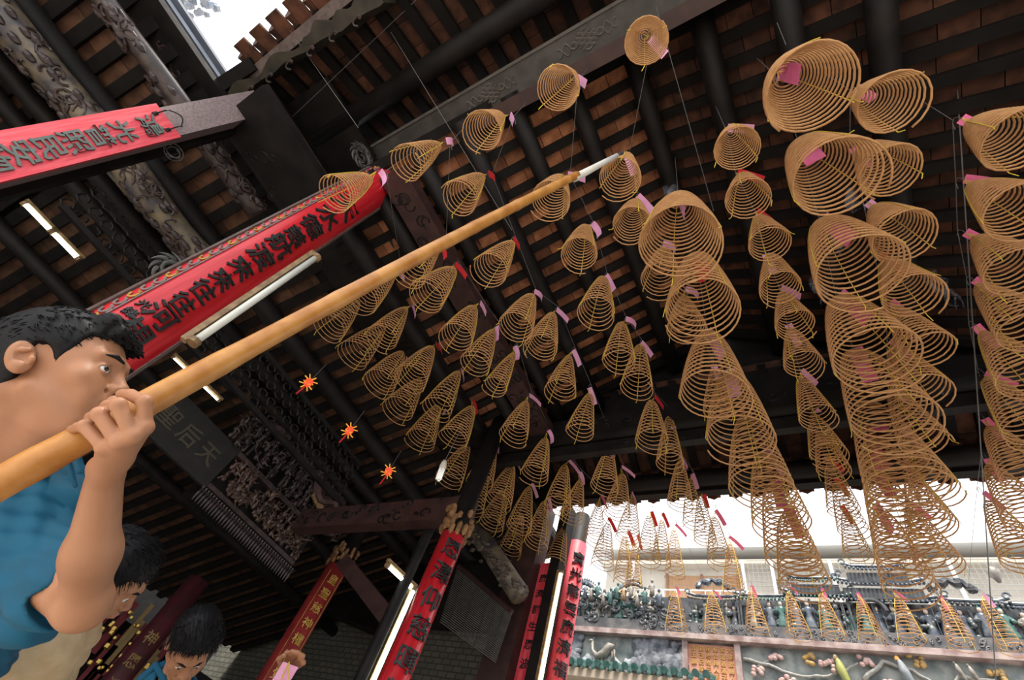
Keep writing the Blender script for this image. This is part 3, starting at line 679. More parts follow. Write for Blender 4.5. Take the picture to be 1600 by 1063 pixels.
# strings of coils, each along its own wire running towards the courtyard; entries: mouth x, y, width in the photo, slip kind
WIRES = [
 ('small', 3.05, .188, 'the leftmost wire, nearest the red lanterns', [(512, 515, 54, 'p'), (552, 560, 56, 'r'), (590, 600, 54, 'p'), (622, 645, 52, 'p'), (652, 690, 48, 'p'), (703, 755, 46, 'p'), (736, 798, 42, 'p'), (767, 825, 41, 'r'), (797, 864, 38, 'p'), (825, 893, 36, 'p')]),
 ('small', 3.05, .188, 'the second wire from the left', [(520, 310, 65, 'c'), (568, 470, 54, 'p'), (592, 528, 52, 'p'), (640, 592, 54, 'r'), (682, 640, 50, 'p'), (710, 692, 50, 'r'), (749, 753, 44, 'p'), (780, 785, 44, 'p'), (808, 825, 41, 'p'), (835, 850, 39, 'p'), (869, 882, 33, 'p')]),
 ('small', 3.00, .188, 'the third wire from the left', [(633, 257, 62, 'c'), (640, 428, 58, 'r'), (668, 468, 62, 'r'), (707, 530, 54, 'p'), (740, 572, 50, 'p'), (777, 610, 38, 'c'), (801, 685, 47, 'p'), (835, 748, 45, 'c'), (869, 791, 42, 'p'), (895, 812, 39, 'c'), (927, 848, 32, 'h'), (942, 885, 38, 'r'), (971, 906, 33, 'r'), (988, 917, 28, 'r')]),
 ('small', 3.08, .188, 'the fourth wire from the left', [(745, 205, 68, 'p'), (712, 310, 62, 'r'), (768, 425, 58, 'r'), (806, 512, 58, 'c'), (842, 545, 53, 'p'), (872, 615, 50, 'p'), (908, 680, 46, 'p'), (944, 761, 45, 'p'), (966, 808, 44, 'p'), (983, 848, 41, 'p'), (1012, 880, 40, 'r'), (1033, 882, 31, 'r'), (1054, 900, 33, 'h')]),
 ('small', 3.08, .188, 'the fifth wire from the left', [(873, 137, 76, 'p'), (853, 315, 64, 'p'), (897, 398, 57, 'c'), (928, 490, 60, 'p'), (962, 565, 54, 'c'), (995, 605, 53, 'p'), (1015, 690, 54, 'r'), (1045, 725, 44, 'p'), (1064, 788, 42, 'p'), (1081, 825, 38, 'p'), (1099, 848, 37, 'r'), (1122, 880, 40, 'h'), (1150, 925, 37, 'h')]),
 ('small', 3.08, .188, 'the wire that passes the tip of the pole', [(1002, 60, 82, 'p'), (970, 278, 70, 'p'), (985, 358, 62, 'p'), (1036, 440, 66, 'c'), (1070, 520, 64, 'c'), (1123, 641, 50, 'c')]),
 ('small', 3.08, .165, 'the thin column left of the biggest coils', [(1156, 232, 80, 'p'), (1176, 312, 78, 'r'), (1205, 385, 72, 'r'), (1224, 448, 70, 'p'), (1243, 512, 66, 'p'), (1257, 572, 65, 'p'), (1276, 660, 62, 'p'), (1294, 714, 62, 'p'), (1306, 738, 56, 'p'), (1323, 797, 54, 'r'), (1333, 831, 52, 'r'), (1345, 870, 47, 'r')]),
 ('large', 2.78, .300, 'the dense large column right of centre', [(1062, 385, 135, 'p'), (1097, 490, 120, 'r'), (1118, 618, 114, 'p'), (1160, 695, 110, 'p'), (1190, 770, 106, 'p'), (1218, 825, 95, 'p'), (1235, 880, 88, 'h'), (1257, 920, 84, 'h')]),
 ('large', 2.78, .300, 'the column of the biggest coils at right', [(1277, 147, 172, 'h'), (1305, 288, 158, 'h'), (1347, 432, 160, 'h'), (1370, 567, 150, 'h'), (1395, 665, 148, 'h'), (1418, 760, 145, 'h'), (1425, 815, 130, 'h'), (1428, 870, 110, 'h'), (1430, 928, 95, 'h')]),
 ('medium', 3.00, .185, 'the medium column behind the biggest coils', [(1390, 172, 125, 'h'), (1402, 267, 113, 'h'), (1420, 375, 115, 'p'), (1435, 465, 105, 'r'), (1450, 550, 95, 'h'), (1443, 612, 88, 'h'), (1442, 690, 86, 'h'), (1469, 772, 85, 'p'), (1468, 830, 82, 'h'), (1465, 885, 84, 'h')]),
 ('medium', 2.95, .185, 'the column cut by the right edge', [(1605, 225, 150, 'h'), (1600, 335, 135, 'h'), (1606, 430, 125, 'h'), (1612, 520, 118, 'h'), (1615, 600, 112, 'h'), (1612, 675, 106, 'h'), (1610, 750, 100, 'h'), (1606, 815, 95, 'h'), (1606, 880, 90, 'h')]),
 ('small', 4.20, .150, 'the sunlit row in front of the ceramic ridge', [(1056, 985, 36, 'C'), (1116, 987, 38, 'h'), (1183, 987, 39, 'h'), (1246, 995, 40, 'C'), (1301, 995, 41, 'C'), (1365, 999, 43, 'h'), (1430, 1004, 47, 'h'), (1507, 1009, 49, 'h'), (1579, 1019, 47, 'p')]),
]
sd = 0
for wi, (size, h, lh, desc, items) in enumerate(WIRES):
    tops = []
    for i, (mx, my, w, kind) in enumerate(items):
        sd += 1; u, DH = size_over_height(mx, my, w); rr_ = random.Random(sd)
        hh = 2.5 if (wi == 1 and i == 0) else h
        O = u*hh; Rm = DH*hh/2; L = lh*hh*rr_.uniform(.93, 1.07)
        if wi == 5 and i == 0: L *= .75
        turns = 18 if size == 'large' else 17 if size == 'medium' else rr_.choice((14, 15, 16))
        if wi == 11: turns = 13; 
        end = 'from the left' if wi == 11 else 'from the top'
        pn = ORD[i]
        lab = f'{size} tan incense coil with {TAGW[kind]}, {pn} {end} on {desc}'
        if len(lab.split()) > 16: lab = f'{size} incense coil, {TAGW[kind].split(" slip")[0]} slip, {pn} {end} on {desc}'
        if len(lab.split()) > 16: lab = f'{size} coil, {TAGW[kind].split()[-2]} slip, {pn} {end} on {desc}'
        if len(lab.split()) > 16: lab = f'{size} coil, {pn} {end} on {desc}'
        t = thing('incense_coil', O+np.array((0, 0, L)), lab, 'incense coil', 'hanging incense coils')
        tops.append(coil_parts(t, O, Rm, L, turns, sd, kind, (.0055 if wi == 11 else .0041) if size == 'small' else .0062 if size == 'large' else .0055))
    hooks = [q+np.array((0, .03, .118)) for q in tops]
    if wi == 11: a, c = hooks[0]+(-.9, 1.9, .3), hooks[-1]+(.9, 1.9, .3)
    else:
        hooks.sort(key=lambda q: q[1]); f_, l_ = hooks[0], hooks[-1]
        a = np.array((f_[0], f_[1]-.05, 4.93-.5*abs(f_[0]-RX)))
        c = np.array((l_[0], l_[1]+.35, 4.40-.42*(l_[1]+.35-3.42))) if l_[1] < 4.2 else np.array((l_[0]*1.5, 9.98, 5.9))
    o = MB().tube([a]+hooks+[c], .0024, 4).build('hanging_wire', WIRE, origin=a)
    tag(o, 'thin wire carrying the coils of '+desc.replace('the ', 'the ', 1) if len(desc.split()) < 9 else 'thin wire carrying '+desc, 'wire')
# loose cords crossing the view
def cord(p, q, label, r=.0028, m=WIRE):
    o = MB().tube([p, (np.asarray(p)+q)/2, q], r, 4).build('cord', m, origin=p); tag(o, label, 'cord')
cord(on('z', 4.5, 580, 0), on('z', 3.9, 800, 360), 'thin pale cord slanting down from the top edge left of the knotwork beam')
cord(on('z', 4.3, 420, 0), on('z', 3.9, 560, 200), 'thin pale cord slanting across the tiled eave beside the sky gap')
cord(on('z', 4.4, 1487, 0), on('z', 2.4, 1556, 1063), 'long dark cord hanging beside the rightmost column of coils', .004)
cord(on('z', 4.4, 650, 0), on('z', 4.2, 380, 255), 'thin pale cord rising from the coiled wire loop')
cord(on('z', 4.3, 1025, 10), on('z', 4.1, 1115, 330), 'thin dark cord dropping between the topmost coil and the thin column')
cord(on('z', 4.5, 1200, 0), on('z', 4.2, 1228, 70), 'short pale cord holding the biggest coil at upper right')
p = on('x', -3.6, 270, 238)
o = MB().tube([p+np.array((0, .07*math.cos(t)*(1-t*.02), .07*math.sin(t)*(1-t*.02)))+np.array((.02*math.sin(t*.7), 0, 0)) for t in np.linspace(0, 25, 110)], .0035, 4).build('wire_loop', WIRE, origin=p); tag(o, 'coiled bundle of wire hanging just under the pale red board', 'wire')

# ------------------------------------------------------------------ the far side of the courtyard
YF = 10.0
b = MB().box(-9, 7, YF, YF+.3, GZ, 4.72); struct('wall_ridge', b, mat('weathered_blue_plaster', (.09, .115, .12), (.30, .32, .30), rough=.9, scale=3.5, bump=.4))
def fthing(name, b, m, p, label, cat, group=None, smooth=False):
    o = b.build(name, m, origin=p, smooth=smooth); return tag(o, label, cat, group)
CORN = mat('stained_pink_cornice', (.20, .13, .12), (.38, .30, .28), rough=.85, scale=5)
fthing('ridge_cornice', MB().box(-9, 7, YF-.16, YF+.3, 4.66, 4.76), CORN, (0, YF, 4.7), 'long stained stone cornice below the ceramic figures', 'cornice')
fthing('ridge_plinth', MB().box(-9, 7, YF-.04, YF+.5, 4.76, 5.02), mat('dark_glazed_base', (.045, .045, .05), (.11, .105, .105), scale=5, rough=.6), (0, YF, 4.8), 'dark glazed band under the feet of the ceramic figures', 'plinth')
CER = mat('blue_grey_ceramic', (.035, .05, .08), (.14, .155, .17), rough=.35, scale=9)
CERG = mat('green_glaze', (.03, .09, .08), (.08, .16, .14), rough=.3, scale=12)
CERW = mat('cream_glaze', (.27, .245, .21), (.15, .13, .11), rough=.4, scale=12)
CERD = mat('dark_ceramic', (.025, .028, .035), (.08, .08, .085), rough=.4, scale=10)
CERB = mat('ochre_glaze', (.40, .26, .12), (.25, .16, .10), rough=.4, scale=12)
ROCK = mat('blue_grey_rock_relief', (.055, .06, .08), (.22, .23, .25), rough=.7, scale=7)
# back wall of the ridge scene
fthing('ridge_backing', MB().box(-6.6, 7, YF+.34, YF+.48, 5.0, 5.72), CERD, (0, YF+.4, 5), 'dark backing wall behind the row of ceramic figures', 'wall')
rg = random.Random(5)
figx = [-4.95, -4.72, -4.45, -4.2, -3.95, -3.7, -3.5, -3.3, -2.35, -2.15, -1.75, -1.6, -1.25, -.95, -.75, -.5, -.3, -.05, .15, .35, .55, .75, 1.0, 1.2, 1.45, 1.65, 1.9, 2.15, 2.4, 2.65]
names = ['cream', 'green', 'blue grey', 'dark']
wear = [CERW, CERG, CER, CERD]
for i, x in enumerate(figx):
    k = rg.randrange(4); hgt = rg.uniform(.42, .56); zb = 5.02; yy = YF+rg.uniform(.02, .16)
    t = thing('ceramic_figurine', (x, yy, zb), '', 'figurine', 'robed ceramic figurines along the roof ridge')
    side = 'standing figurine in glazed robe on the roof ridge'
    b = MB(); b.lathe((x, yy, zb), [(.085, 0), (.10, .05), (.075, hgt*.35), (.05, hgt*.52), (.075, hgt*.66), (.06, hgt*.76), (.02, hgt*.80)], 10, sx=1, sy=.7)
    for s in (-1, 1):
        e = rg.uniform(-.1, .12); b.tube([(x+s*.06, yy, zb+hgt*.70), (x+s*.11, yy-.03, zb+hgt*.52), (x+s*.07, yy-.09, zb+hgt*(.56+e))], [.026, .034, .024], 7)
    b.build('robe', wear[k], t, smooth=True)
    MB().blob((x, yy-.015, zb+hgt*.87), (.036, .036, .044), 8).build('head', mat('painted_face', (.55, .42, .34), rough=.5), t, smooth=True)
    MB().lathe((x, yy, zb+hgt*.91), [(.045, -.01), (.04, .02), (.025, .04), rg.choice([(.03, .09), (.008, .10)])], 8).build('hat', rg.choice(wear), t)
    MB().tube([(x+.08, yy-.09, zb+.02), (x+.09, yy-.09, zb+hgt*.95)], .007, 5).build('staff', CERD, t) if i % 3 == 0 else None
    hat = {0: 'cream-robed', 1: 'green-robed', 2: 'blue-grey-robed', 3: 'dark-robed'}[k]
    t['label'] = f'{hat} ceramic figurine, number {i+1} of thirty counted from the left along the ridge'
# little ceramic pavilions with tiled roofs between the figures
def pavilion(x, w, z0, h, label, y=YF+.12, roof_m=CERG, tiers=1):
    t = thing('ceramic_pavilion', (x, y, z0), label, 'pavilion')
    b = MB(); b.box(x-w/2, x+w/2, y+.08, y+.16, z0, z0+h)
    for s in (-1, -.33, .33, 1): b.cyl((x+s*w*.46, y-.06, z0), (x+s*w*.46, y-.06, z0+h), .022, 8)
    b.build('posts', CERD, t)
    for k in range(tiers):
        zz = z0+h+k*.30; ww = w*(1-.22*k)
        b = MB(); n = max(6, int(ww/.055))
        for i in range(n):
            xx = x-ww*.58+ww*1.16*(i+.5)/n; up = .05*abs((xx-x)/(ww*.5))**3
            b.tube([(xx, y+.06, zz+.16), (xx, y-.04, zz+.07+up*.5), (xx, y-.14, zz+.02+up)], .022, 6)
        b.build('roof', roof_m, t, smooth=True)
        b = MB().tube([(x-ww*.60, y+.02, zz+.24), (x-ww*.4, y+.02, zz+.18), (x, y+.02, zz+.17), (x+ww*.4, y+.02, zz+.18), (x+ww*.60, y+.02, zz+.24)], .03, 7)
        for s in (-1, 1): b.tube([(x+s*ww*.58+s*.05*math.cos(a), y, zz+.26+.05*math.sin(a)) for a in np.linspace(0, 5, 9)], .016, 5)
        b.build('ridge', CER, t)
        if k < tiers-1: MB().box(x-ww*.4, x+ww*.4, y-.02, y+.08, zz+.12, zz+.32).build('upper_wall', CERD, t)
    return t
pavilion(-1.95, .95, 5.02, .46, 'small ceramic pavilion with snow-white gable outline, left of the centre of the ridge', roof_m=CERW)
pavilion(-1.05, .9, 5.02, .50, 'ceramic pavilion with pale green tiled roof, second from the left on the ridge', roof_m=CERG)
pavilion(-.1, 1.0, 5.02, .58, 'two-tiered ceramic pavilion left of the tall central one', tiers=2)
pavilion(.95, 1.5, 5.02, .52, 'tall central ceramic gate tower with three stacked roofs', tiers=3, roof_m=CER)
pavilion(2.15, .8, 5.02, .50, 'ceramic pavilion with weathered grey roof right of the central tower', roof_m=CERD)
pavilion(2.95, 1.0, 5.02, .46, 'rightmost ceramic pavilion with a shiny blue-white domed roof', roof_m=CER)
t = fthing('ceramic_sunburst', MB().tube([(.7+.2*math.cos(a), YF-.02, 5.38+.2*math.sin(a)) for a in np.linspace(0, math.pi, 14)], .035, 7), CERD, (.7, YF, 5.4), 'arched ceramic niche around a seated figure near the middle of the ridge', 'niche')
pv = fthing('ridge_fan', MB().tube([(-1.98+.30*math.cos(a), YF+.1, 5.80+.16*math.sin(a)+.03*math.sin(a*9)) for a in np.linspace(0, math.pi, 24)], [.06+.02*math.sin(k) for k in range(24)], 7), CER, (-2, YF, 5.8), 'rounded blue-grey wave crest on top of the left pavilion', 'ornament')
pv = fthing('ridge_fan', MB().tube([(1.95+.28*math.cos(a), YF+.16, 5.86+.18*math.sin(a)+.03*math.sin(a*9)) for a in np.linspace(0, math.pi, 24)], [.07+.02*math.sin(k) for k in range(24)], 7), CERD, (2, YF, 5.8), 'dark rounded crest standing right of the central tower', 'ornament')
fthing('ridge_pearl', MB().lathe((2.62, YF+.1, 6.0), [(.03, 0), (.05, .06), (.09, .12), (.09, .20), (.04, .26), (.005, .27)], 12), CERW, (2.6, YF, 6), 'pale round finial on the domed roof at the right end of the ridge', 'finial', smooth=True)
# dragon and cloud scrolls at the left end of the ridge
b = MB()
for k in range(46):
    x = rg.uniform(-5.3, -2.7); z = rg.uniform(4.98, 5.5); R_ = rg.uniform(.05, .13); s = rg.choice((-1, 1)); a0 = rg.uniform(0, 6)
    b.tube([(x+R_*(1-.8*u)*math.cos(a0+s*u*6), YF-.05+rg.uniform(0, .02), z+R_*(1-.8*u)*math.sin(a0+s*u*6)) for u in np.linspace(0, 1, 12)], [.035*(1-.5*u) for u in np.linspace(0, 1, 12)], 6)
o = fthing('cloud_scrolls', b, CERD, (-4, YF, 5), 'mass of dark curling ceramic clouds under the figures at the left end of the ridge', 'ornament', smooth=True)
o['kind'] = 'stuff'
b = MB(); b.tube([(-5.1+.28*u*6, YF-.06, 5.62+.16*math.sin(u*9)) for u in np.linspace(0, 1, 40)], [.03+.05*math.sin(u*math.pi) for u in np.linspace(0, 1, 40)], 8)
for k in range(30):
    u = k/30; b.lathe((-5.1+.28*u*6, YF-.06, 5.68+.16*math.sin(u*9)), [(.03, 0), (.002, .09)], 5)
fthing('ceramic_dragon', b, CER, (-4.3, YF, 5.6), 'blue-grey ceramic dragon winding above the clouds at the left end of the ridge', 'dragon', smooth=True)
for k in range(14):
    x = -5.05+.155*k; k2 = rg.randrange(4)
    b = MB(); z = 5.30+rg.uniform(-.05, .2); b.lathe((x, YF-.1, z), [(.06, 0), (.05, .12), (.065, .22), (.02, .28)], 8); b.blob((x, YF-.11, z+.33), (.035, .035, .045), 7); b.tube([(x-.05, YF-.12, z+.22), (x-.11, YF-.15, z+.15), (x-.04, YF-.17, z+.12)], .02, 6)
    o = fthing('ceramic_rider', b, [CERW, CERB, CER, CERG][k2], (x, YF-.1, z), f'small ceramic warrior above the clouds, number {k+1} of fourteen from the left end', 'figurine', 'ceramic warriors above the clouds', smooth=True)
# glazed plants, rocks and tassels that fill the gaps between the figures
b = MB()
for _ in range(420):
    x = rg.uniform(-5.2, 3.4); z = 5.02+abs(rg.gauss(0, .22)); 
    if z > 5.75: continue
    b.blob((x, YF+rg.uniform(.02, .3), z), (rg.uniform(.02, .07), .03, rg.uniform(.02, .07)), 6)
o = fthing('glazed_foliage', b, mat('mottled_glaze', (.03, .045, .055), (.22, .23, .21), scale=10, rough=.4), (0, YF+.1, 5), 'tangle of small glazed plants and rocks between the ceramic figures', 'ornament', smooth=True); o['kind'] = 'stuff'
b = MB()
for _ in range(150):
    x = rg.uniform(-3.4, 3.4); z = rg.uniform(4.80, 4.98); R_ = rg.uniform(.02, .05); a0 = rg.uniform(0, 6)
    b.tube([(x+R_*(1-.8*u)*math.cos(a0+u*6), YF-.05, z+R_*(1-.8*u)*math.sin(a0+u*6)) for u in np.linspace(0, 1, 8)], .010, 5)
o = fthing('scroll_band', b, mat('pale_scrolls', (.10, .10, .11), (.20, .20, .20), scale=10), (0, YF, 4.9), 'small raised scrolls along the dark band under the figures', 'ornament'); o['kind'] = 'stuff'
# relief wall below: goat and rocks, poem panel, blossom branches and birds
def relief_blobs(n, x0, x1, z0, z1, r0, r1, m, name, label, cat, ysc=.35):
    b = MB()
    for _ in range(n):
        r = rg.uniform(r0, r1); b.blob((rg.uniform(x0, x1), YF-.03, rg.uniform(z0, z1)), (r*rg.uniform(.6, 1.3), r*ysc, r*rg.uniform(.7, 1.4)), 8)
    o = fthing(name, b, m, ((x0+x1)/2, YF, (z0+z1)/2), label, cat, smooth=True); o['kind'] = 'stuff'; return o
relief_blobs(60, -5.2, -4.75, 4.05, 4.6, .05, .13, ROCK, 'rock_relief', 'pale plaster rocks at the far left of the relief wall', 'rocks')
relief_blobs(90, -3.5, -2.58, 4.05, 4.62, .05, .15, ROCK, 'rock_relief', 'rounded blue-grey plaster rocks left of the poem panel', 'rocks')
relief_blobs(60, -4.6, -3.3, 4.05, 4.22, .04, .10, mat('snowy_relief', (.50, .52, .52), (.25, .28, .30), scale=9), 'snow_relief', 'whitish plaster snow mounds beneath the goat', 'relief')
b = MB(); b.tube([(-4.42, YF-.1, 4.50), (-4.40, YF-.1, 4.32), (-4.28, YF-.11, 4.20), (-4.12, YF-.12, 4.28), (-4.02, YF-.12, 4.42), (-3.93, YF-.1, 4.44)], [.03, .04, .07, .085, .08, .03], 9)
b.blob((-4.45, YF-.11, 4.50), (.06, .035, .035), 8)
for lx, lz in ((-4.25, 4.18), (-4.18, 4.18), (-3.98, 4.36), (-3.93, 4.36)): b.tube([(lx, YF-.1, lz), (lx+.02, YF-.1, lz-.12), (lx, YF-.1, lz-.2)], [.028, .018, .014], 6)
b.tube([(-3.93, YF-.1, 4.46), (-3.90, YF-.1, 4.56), (-3.88, YF-.1, 4.60)], .012, 5); b.tube([(-4.43, YF-.1, 4.53), (-4.38, YF-.1, 4.58)], .01, 5)
fthing('ceramic_goat', b, CERW, (-4.2, YF-.1, 4.3), 'cream ceramic goat turning its head on the relief wall', 'goat', smooth=True)
t = thing('poem_panel', (-2.07, YF-.02, 4.3), 'terracotta panel with columns of raised ochre characters', 'panel')
MB().box(-2.48, -1.64, YF-.03, YF+.02, 3.9, 4.62).build('slab', mat('terracotta_slab', (.48, .20, .13), (.56, .28, .19), rough=.8, scale=8), t)
w = MB(); cols = ['大將欲歸人', '未道酒滿子', '萬公具人新', '我陽物三不', '里已記成氣', '流玉韻']
for i, cl in enumerate(cols):
    for j, ch in enumerate(cl): write(w, ch, (-1.73-.13*i, YF-.03, 4.54-.115*j), (1, 0, 0), (0, 0, 1), (0, -1, 0), .10, .02)
w.build('characters', mat('raised_ochre', (.50, .28, .08), rough=.6), t)
b = MB(); 
for x in (-2.53, -1.59): b.box(x-.05, x+.05, YF-.09, YF, 3.9, 4.66)
b.build('frame', CORN, t)
BR = mat('grey_branch', (.20, .20, .19), (.34, .33, .30), scale=12)
def branch(pts, r, label):
    P = [np.array((x, YF-.05, z)) for x, z in pts]; Q = []
    for i in range(len(P)-1):
        for u in np.linspace(0, 1, 5)[:-1]: Q.append(P[i]*(1-u)+P[i+1]*u+np.array((0, 0, .012*math.sin(7*u+i))))
    Q.append(P[-1]); fthing('relief_branch', MB().tube(Q, list(np.linspace(r, r*.5, len(Q))), 7), BR, P[0], label, 'branch', smooth=True)
branch([(-1.5, 4.42), (-1.1, 4.35), (-.7, 4.22), (-.3, 4.25), (0, 4.35), (.25, 4.5)], .03, 'grey plaster branch behind the blossoms left of the green bird')
branch([(.25, 4.25), (.6, 4.55), (.95, 4.45), (1.15, 4.3), (1.3, 4.2)], .035, 'gnarled plaster branch under the grey bird')
branch([(1.25, 4.2), (1.5, 4.42), (1.9, 4.40), (2.3, 4.25), (2.9, 4.22), (3.2, 4.3)], .028, 'arching plaster branch carrying two small birds')
branch([(-1.3, 4.3), (-1.0, 4.5), (-.8, 4.55)], .018, 'thin plaster twig among the pink blossoms')
def flower(x, z, m, label, s=.1):
    b = MB()
    for _ in range(9): b.blob((x+rg.uniform(-s, s), YF-.07, z+rg.uniform(-s*.8, s*.8)), (.045, .035, .04), 6)
    fthing('relief_blossom', b, m, (x, YF-.07, z), label, 'blossom', smooth=True)
PB = mat('pink_blossom', (.38, .22, .20), (.50, .36, .33), scale=15); OB = mat('ochre_blossom', (.42, .26, .07), (.28, .18, .08), scale=15)
for x, z, m, lb in ((-1.28, 4.22, PB, 'pink plaster blossoms next to the poem panel, low'), (-.98, 4.48, PB, 'pink plaster blossoms under the cornice, left'), (-.85, 4.14, PB, 'pink plaster blossoms low in the left branches'), (-.45, 4.50, OB, 'ochre blossoms left of the green bird'), (-.2, 4.42, PB, 'pink blossoms just left of the green bird'),
                    (.35, 4.55, PB, 'pink blossoms just right of the green bird'), (.62, 4.20, PB, 'pink blossoms between the green and grey birds'), (1.05, 4.60, OB, 'ochre blossoms right of the grey bird'), (1.95, 4.48, OB, 'ochre blossoms right of the two small birds'), (2.45, 4.62, OB, 'ochre blossoms under the right end of the cornice'), (1.9, 4.12, OB, 'ochre blossoms under the arching branch')):
    flower(x, z, m, lb)
def bird(x, z, m, m2, label, s=1.0, d=1):
    t = thing('relief_bird', (x, YF-.1, z), label, 'bird')
    MB().tube([(x-.03*s*d, YF-.1, z+.15*s), (x-.01*s*d, YF-.11, z+.10*s), (x, YF-.11, z), (x+.03*s*d, YF-.11, z-.12*s), (x+.08*s*d, YF-.1, z-.26*s), (x+.12*s*d, YF-.1, z-.42*s)], [.028*s, .04*s, .065*s, .055*s, .025*s, .012*s], 9).build('body', m, t, smooth=True)
    MB().lathe((x-.035*s*d, YF-.11, z+.13*s), [(.03*s, 0), (.034*s, .04*s), (.01*s, .07*s)], 8).build('head', m2, t)
bird(-.02, 4.36, mat('yellow_green_glaze', (.30, .29, .07), (.20, .24, .08), scale=9), CERB, 'yellow-green long-tailed bird on the relief wall', 1.1)
bird(.83, 4.42, mat('grey_bird', (.14, .16, .18), (.28, .29, .30), scale=9), mat('orange_glaze', (.65, .33, .08), rough=.4), 'grey bird with orange breast on the relief wall', 1.05)
bird(1.52, 4.50, CERW, CERW, 'left one of the two small cream birds on the arching branch', .55)
bird(1.67, 4.48, CERW, CERW, 'right one of the two small cream birds on the arching branch', .55)
# green glazed eave tiles under the relief
t = thing('glazed_eave', (-4, YF-.3, 4.0), 'row of green glazed roof tile ends below the goat relief', 'eave')
for i in range(17):
    x = -5.5+.19*i
    if x > -2.4: continue
for i in range(20):
    x = -5.6+.185*i; b = MB(); b.tube([(x, YF-.05, 4.08), (x, YF-.40, 3.97)], .055, 8); b.cyl((x, YF-.40, 3.97), (x, YF-.43, 3.96), .065, 10)
    b.lathe((x+.092, YF-.40, 3.86), [(.002, -.02), (.05, .03), (.065, .09)], 8, sy=.3); b.build('eave_tile', CERG, t)
MB().box(-6, -1.9, YF-.3, YF, 3.75, 3.9).build('under_board', mat('cream_board', (.42, .34, .26), rough=.8), t)
# grey shrine roof edge just beyond the slim red pillar
o = fthing('stepped_gable', MB().box(-5.75, -5.35, YF-.3, YF+.3, 4.9, 5.9).box(-5.65, -5.38, YF-.25, YF+.2, 5.9, 6.15), CERD, (-5.5, YF, 5), 'dark stepped gable end beside the slim red pillar', 'gable')
# pale building further back
YB = 16.0
t = thing('pale_building', (-2, YB, GZ), 'cream building with balcony, wooden doors and white mesh behind the ceramic ridge', 'building')
CRM = mat('cream_render', (.50, .44, .36), (.56, .50, .42), rough=.9, scale=2)
MB().box(-6.9, 9, YB, YB+3, 3, 10.2).build('wall', CRM, t)
MB().box(-7.4, 9.5, YB-.5, YB+3, 10.35, 10.7).build('roof_slab', mat('pale_slab', (.62, .60, .56), rough=.9), t)
MB().box(-6.95, 9, YB-.35, YB, 9.85, 10.0).build('lintel', CRM, t)
MB().box(-4.6, -2.3, YB-.03, YB+.05, 8.4, 9.6).build('doors', mat('varnished_door', (.33, .17, .08), (.40, .22, .11), rough=.5, scale=5, stretch=(5, 1, .5)), t)
b = MB()
for x in (-4.62, -3.45, -2.3): b.box(x-.04, x+.04, YB-.06, YB, 8.4, 9.65)
b.build('door_frame', mat('door_frame_wood', (.24, .12, .06), rough=.5), t)
MB().box(-1.2, -.6, YB-.03, YB+.05, 9.0, 9.5).build('window', mat('window_grille', (.22, .12, .07), rough=.5), t)
b = MB()
for x in np.arange(-1.9, 9, .14): b.box(x-.005, x+.005, YB-.45, YB-.435, 8.2, 9.85)
for z in np.arange(8.2, 9.9, .14): b.box(-1.9, 9, YB-.455, YB-.44, z-.005, z+.005)
b.build('mesh_screen', mat('white_mesh', (.30, .30, .29), rough=.6), t)
for x in (-5.7, -2.05, -1.2, .4, 3.2): MB().cyl((x, YB-.5, 8.2), (x, YB-.5, 9.85), .05, 8).build('pipe', mat('white_pipe', (.75, .75, .75), rough=.4), t)
b = MB()
for z in (8.35, 8.75): b.box(-6.4, -1.9, YB-.62, YB-.58, z, z+.03)
for x in np.arange(-6.4, -1.9, .45): b.box(x, x+.02, YB-.62, YB-.58, 8.2, 8.78)
b.build('balcony_rail', mat('white_rail', (.7, .7, .7), rough=.5), t)

# thin wisps of incense smoke
SMK = mat('incense_smoke', (.75, .85, 1.0), rough=1); SMK.node_tree.nodes['Principled BSDF'].inputs['Alpha'].default_value = .045
for i, (px, py, dd, L_, lb) in enumerate(((1325, 400, 3.3, .5, 'beside the medium coils'), (1345, 330, 3.2, .35, 'at the upper right'), (1290, 470, 3.4, .3, 'right of the thin column'), (1045, 318, 3.4, .35, 'above the topmost large coil'), (1500, 480, 3.3, .5, 'left of the rightmost coils'), (1492, 640, 3.6, .4, 'near the dark eave at right'), (1265, 990, 8.6, .5, 'bluish, rising behind the sunlit row'), (1335, 960, 8.6, .7, 'bluish, before the ceramic figures'), (620, 1000, 4.6, .2, 'by the bamboo blind'))):
    p = at(px, py, dd); b = MB(); rs = random.Random(i+50)
    for k in range(3):
        ph = rs.uniform(0, 6); b.tube([p+np.array((.03*math.sin(ph+u*6)+.05*k*.2*u, .03*math.cos(ph*1.3+u*8), L_*u)) for u in np.linspace(0, 1, 24)], [.004+.022*u for u in np.linspace(0, 1, 24)], 6)
    o = b.build('smoke_wisp', SMK, smooth=True, origin=p); tag(o, 'faint wisp of incense smoke '+lb, 'smoke', None, 'stuff')

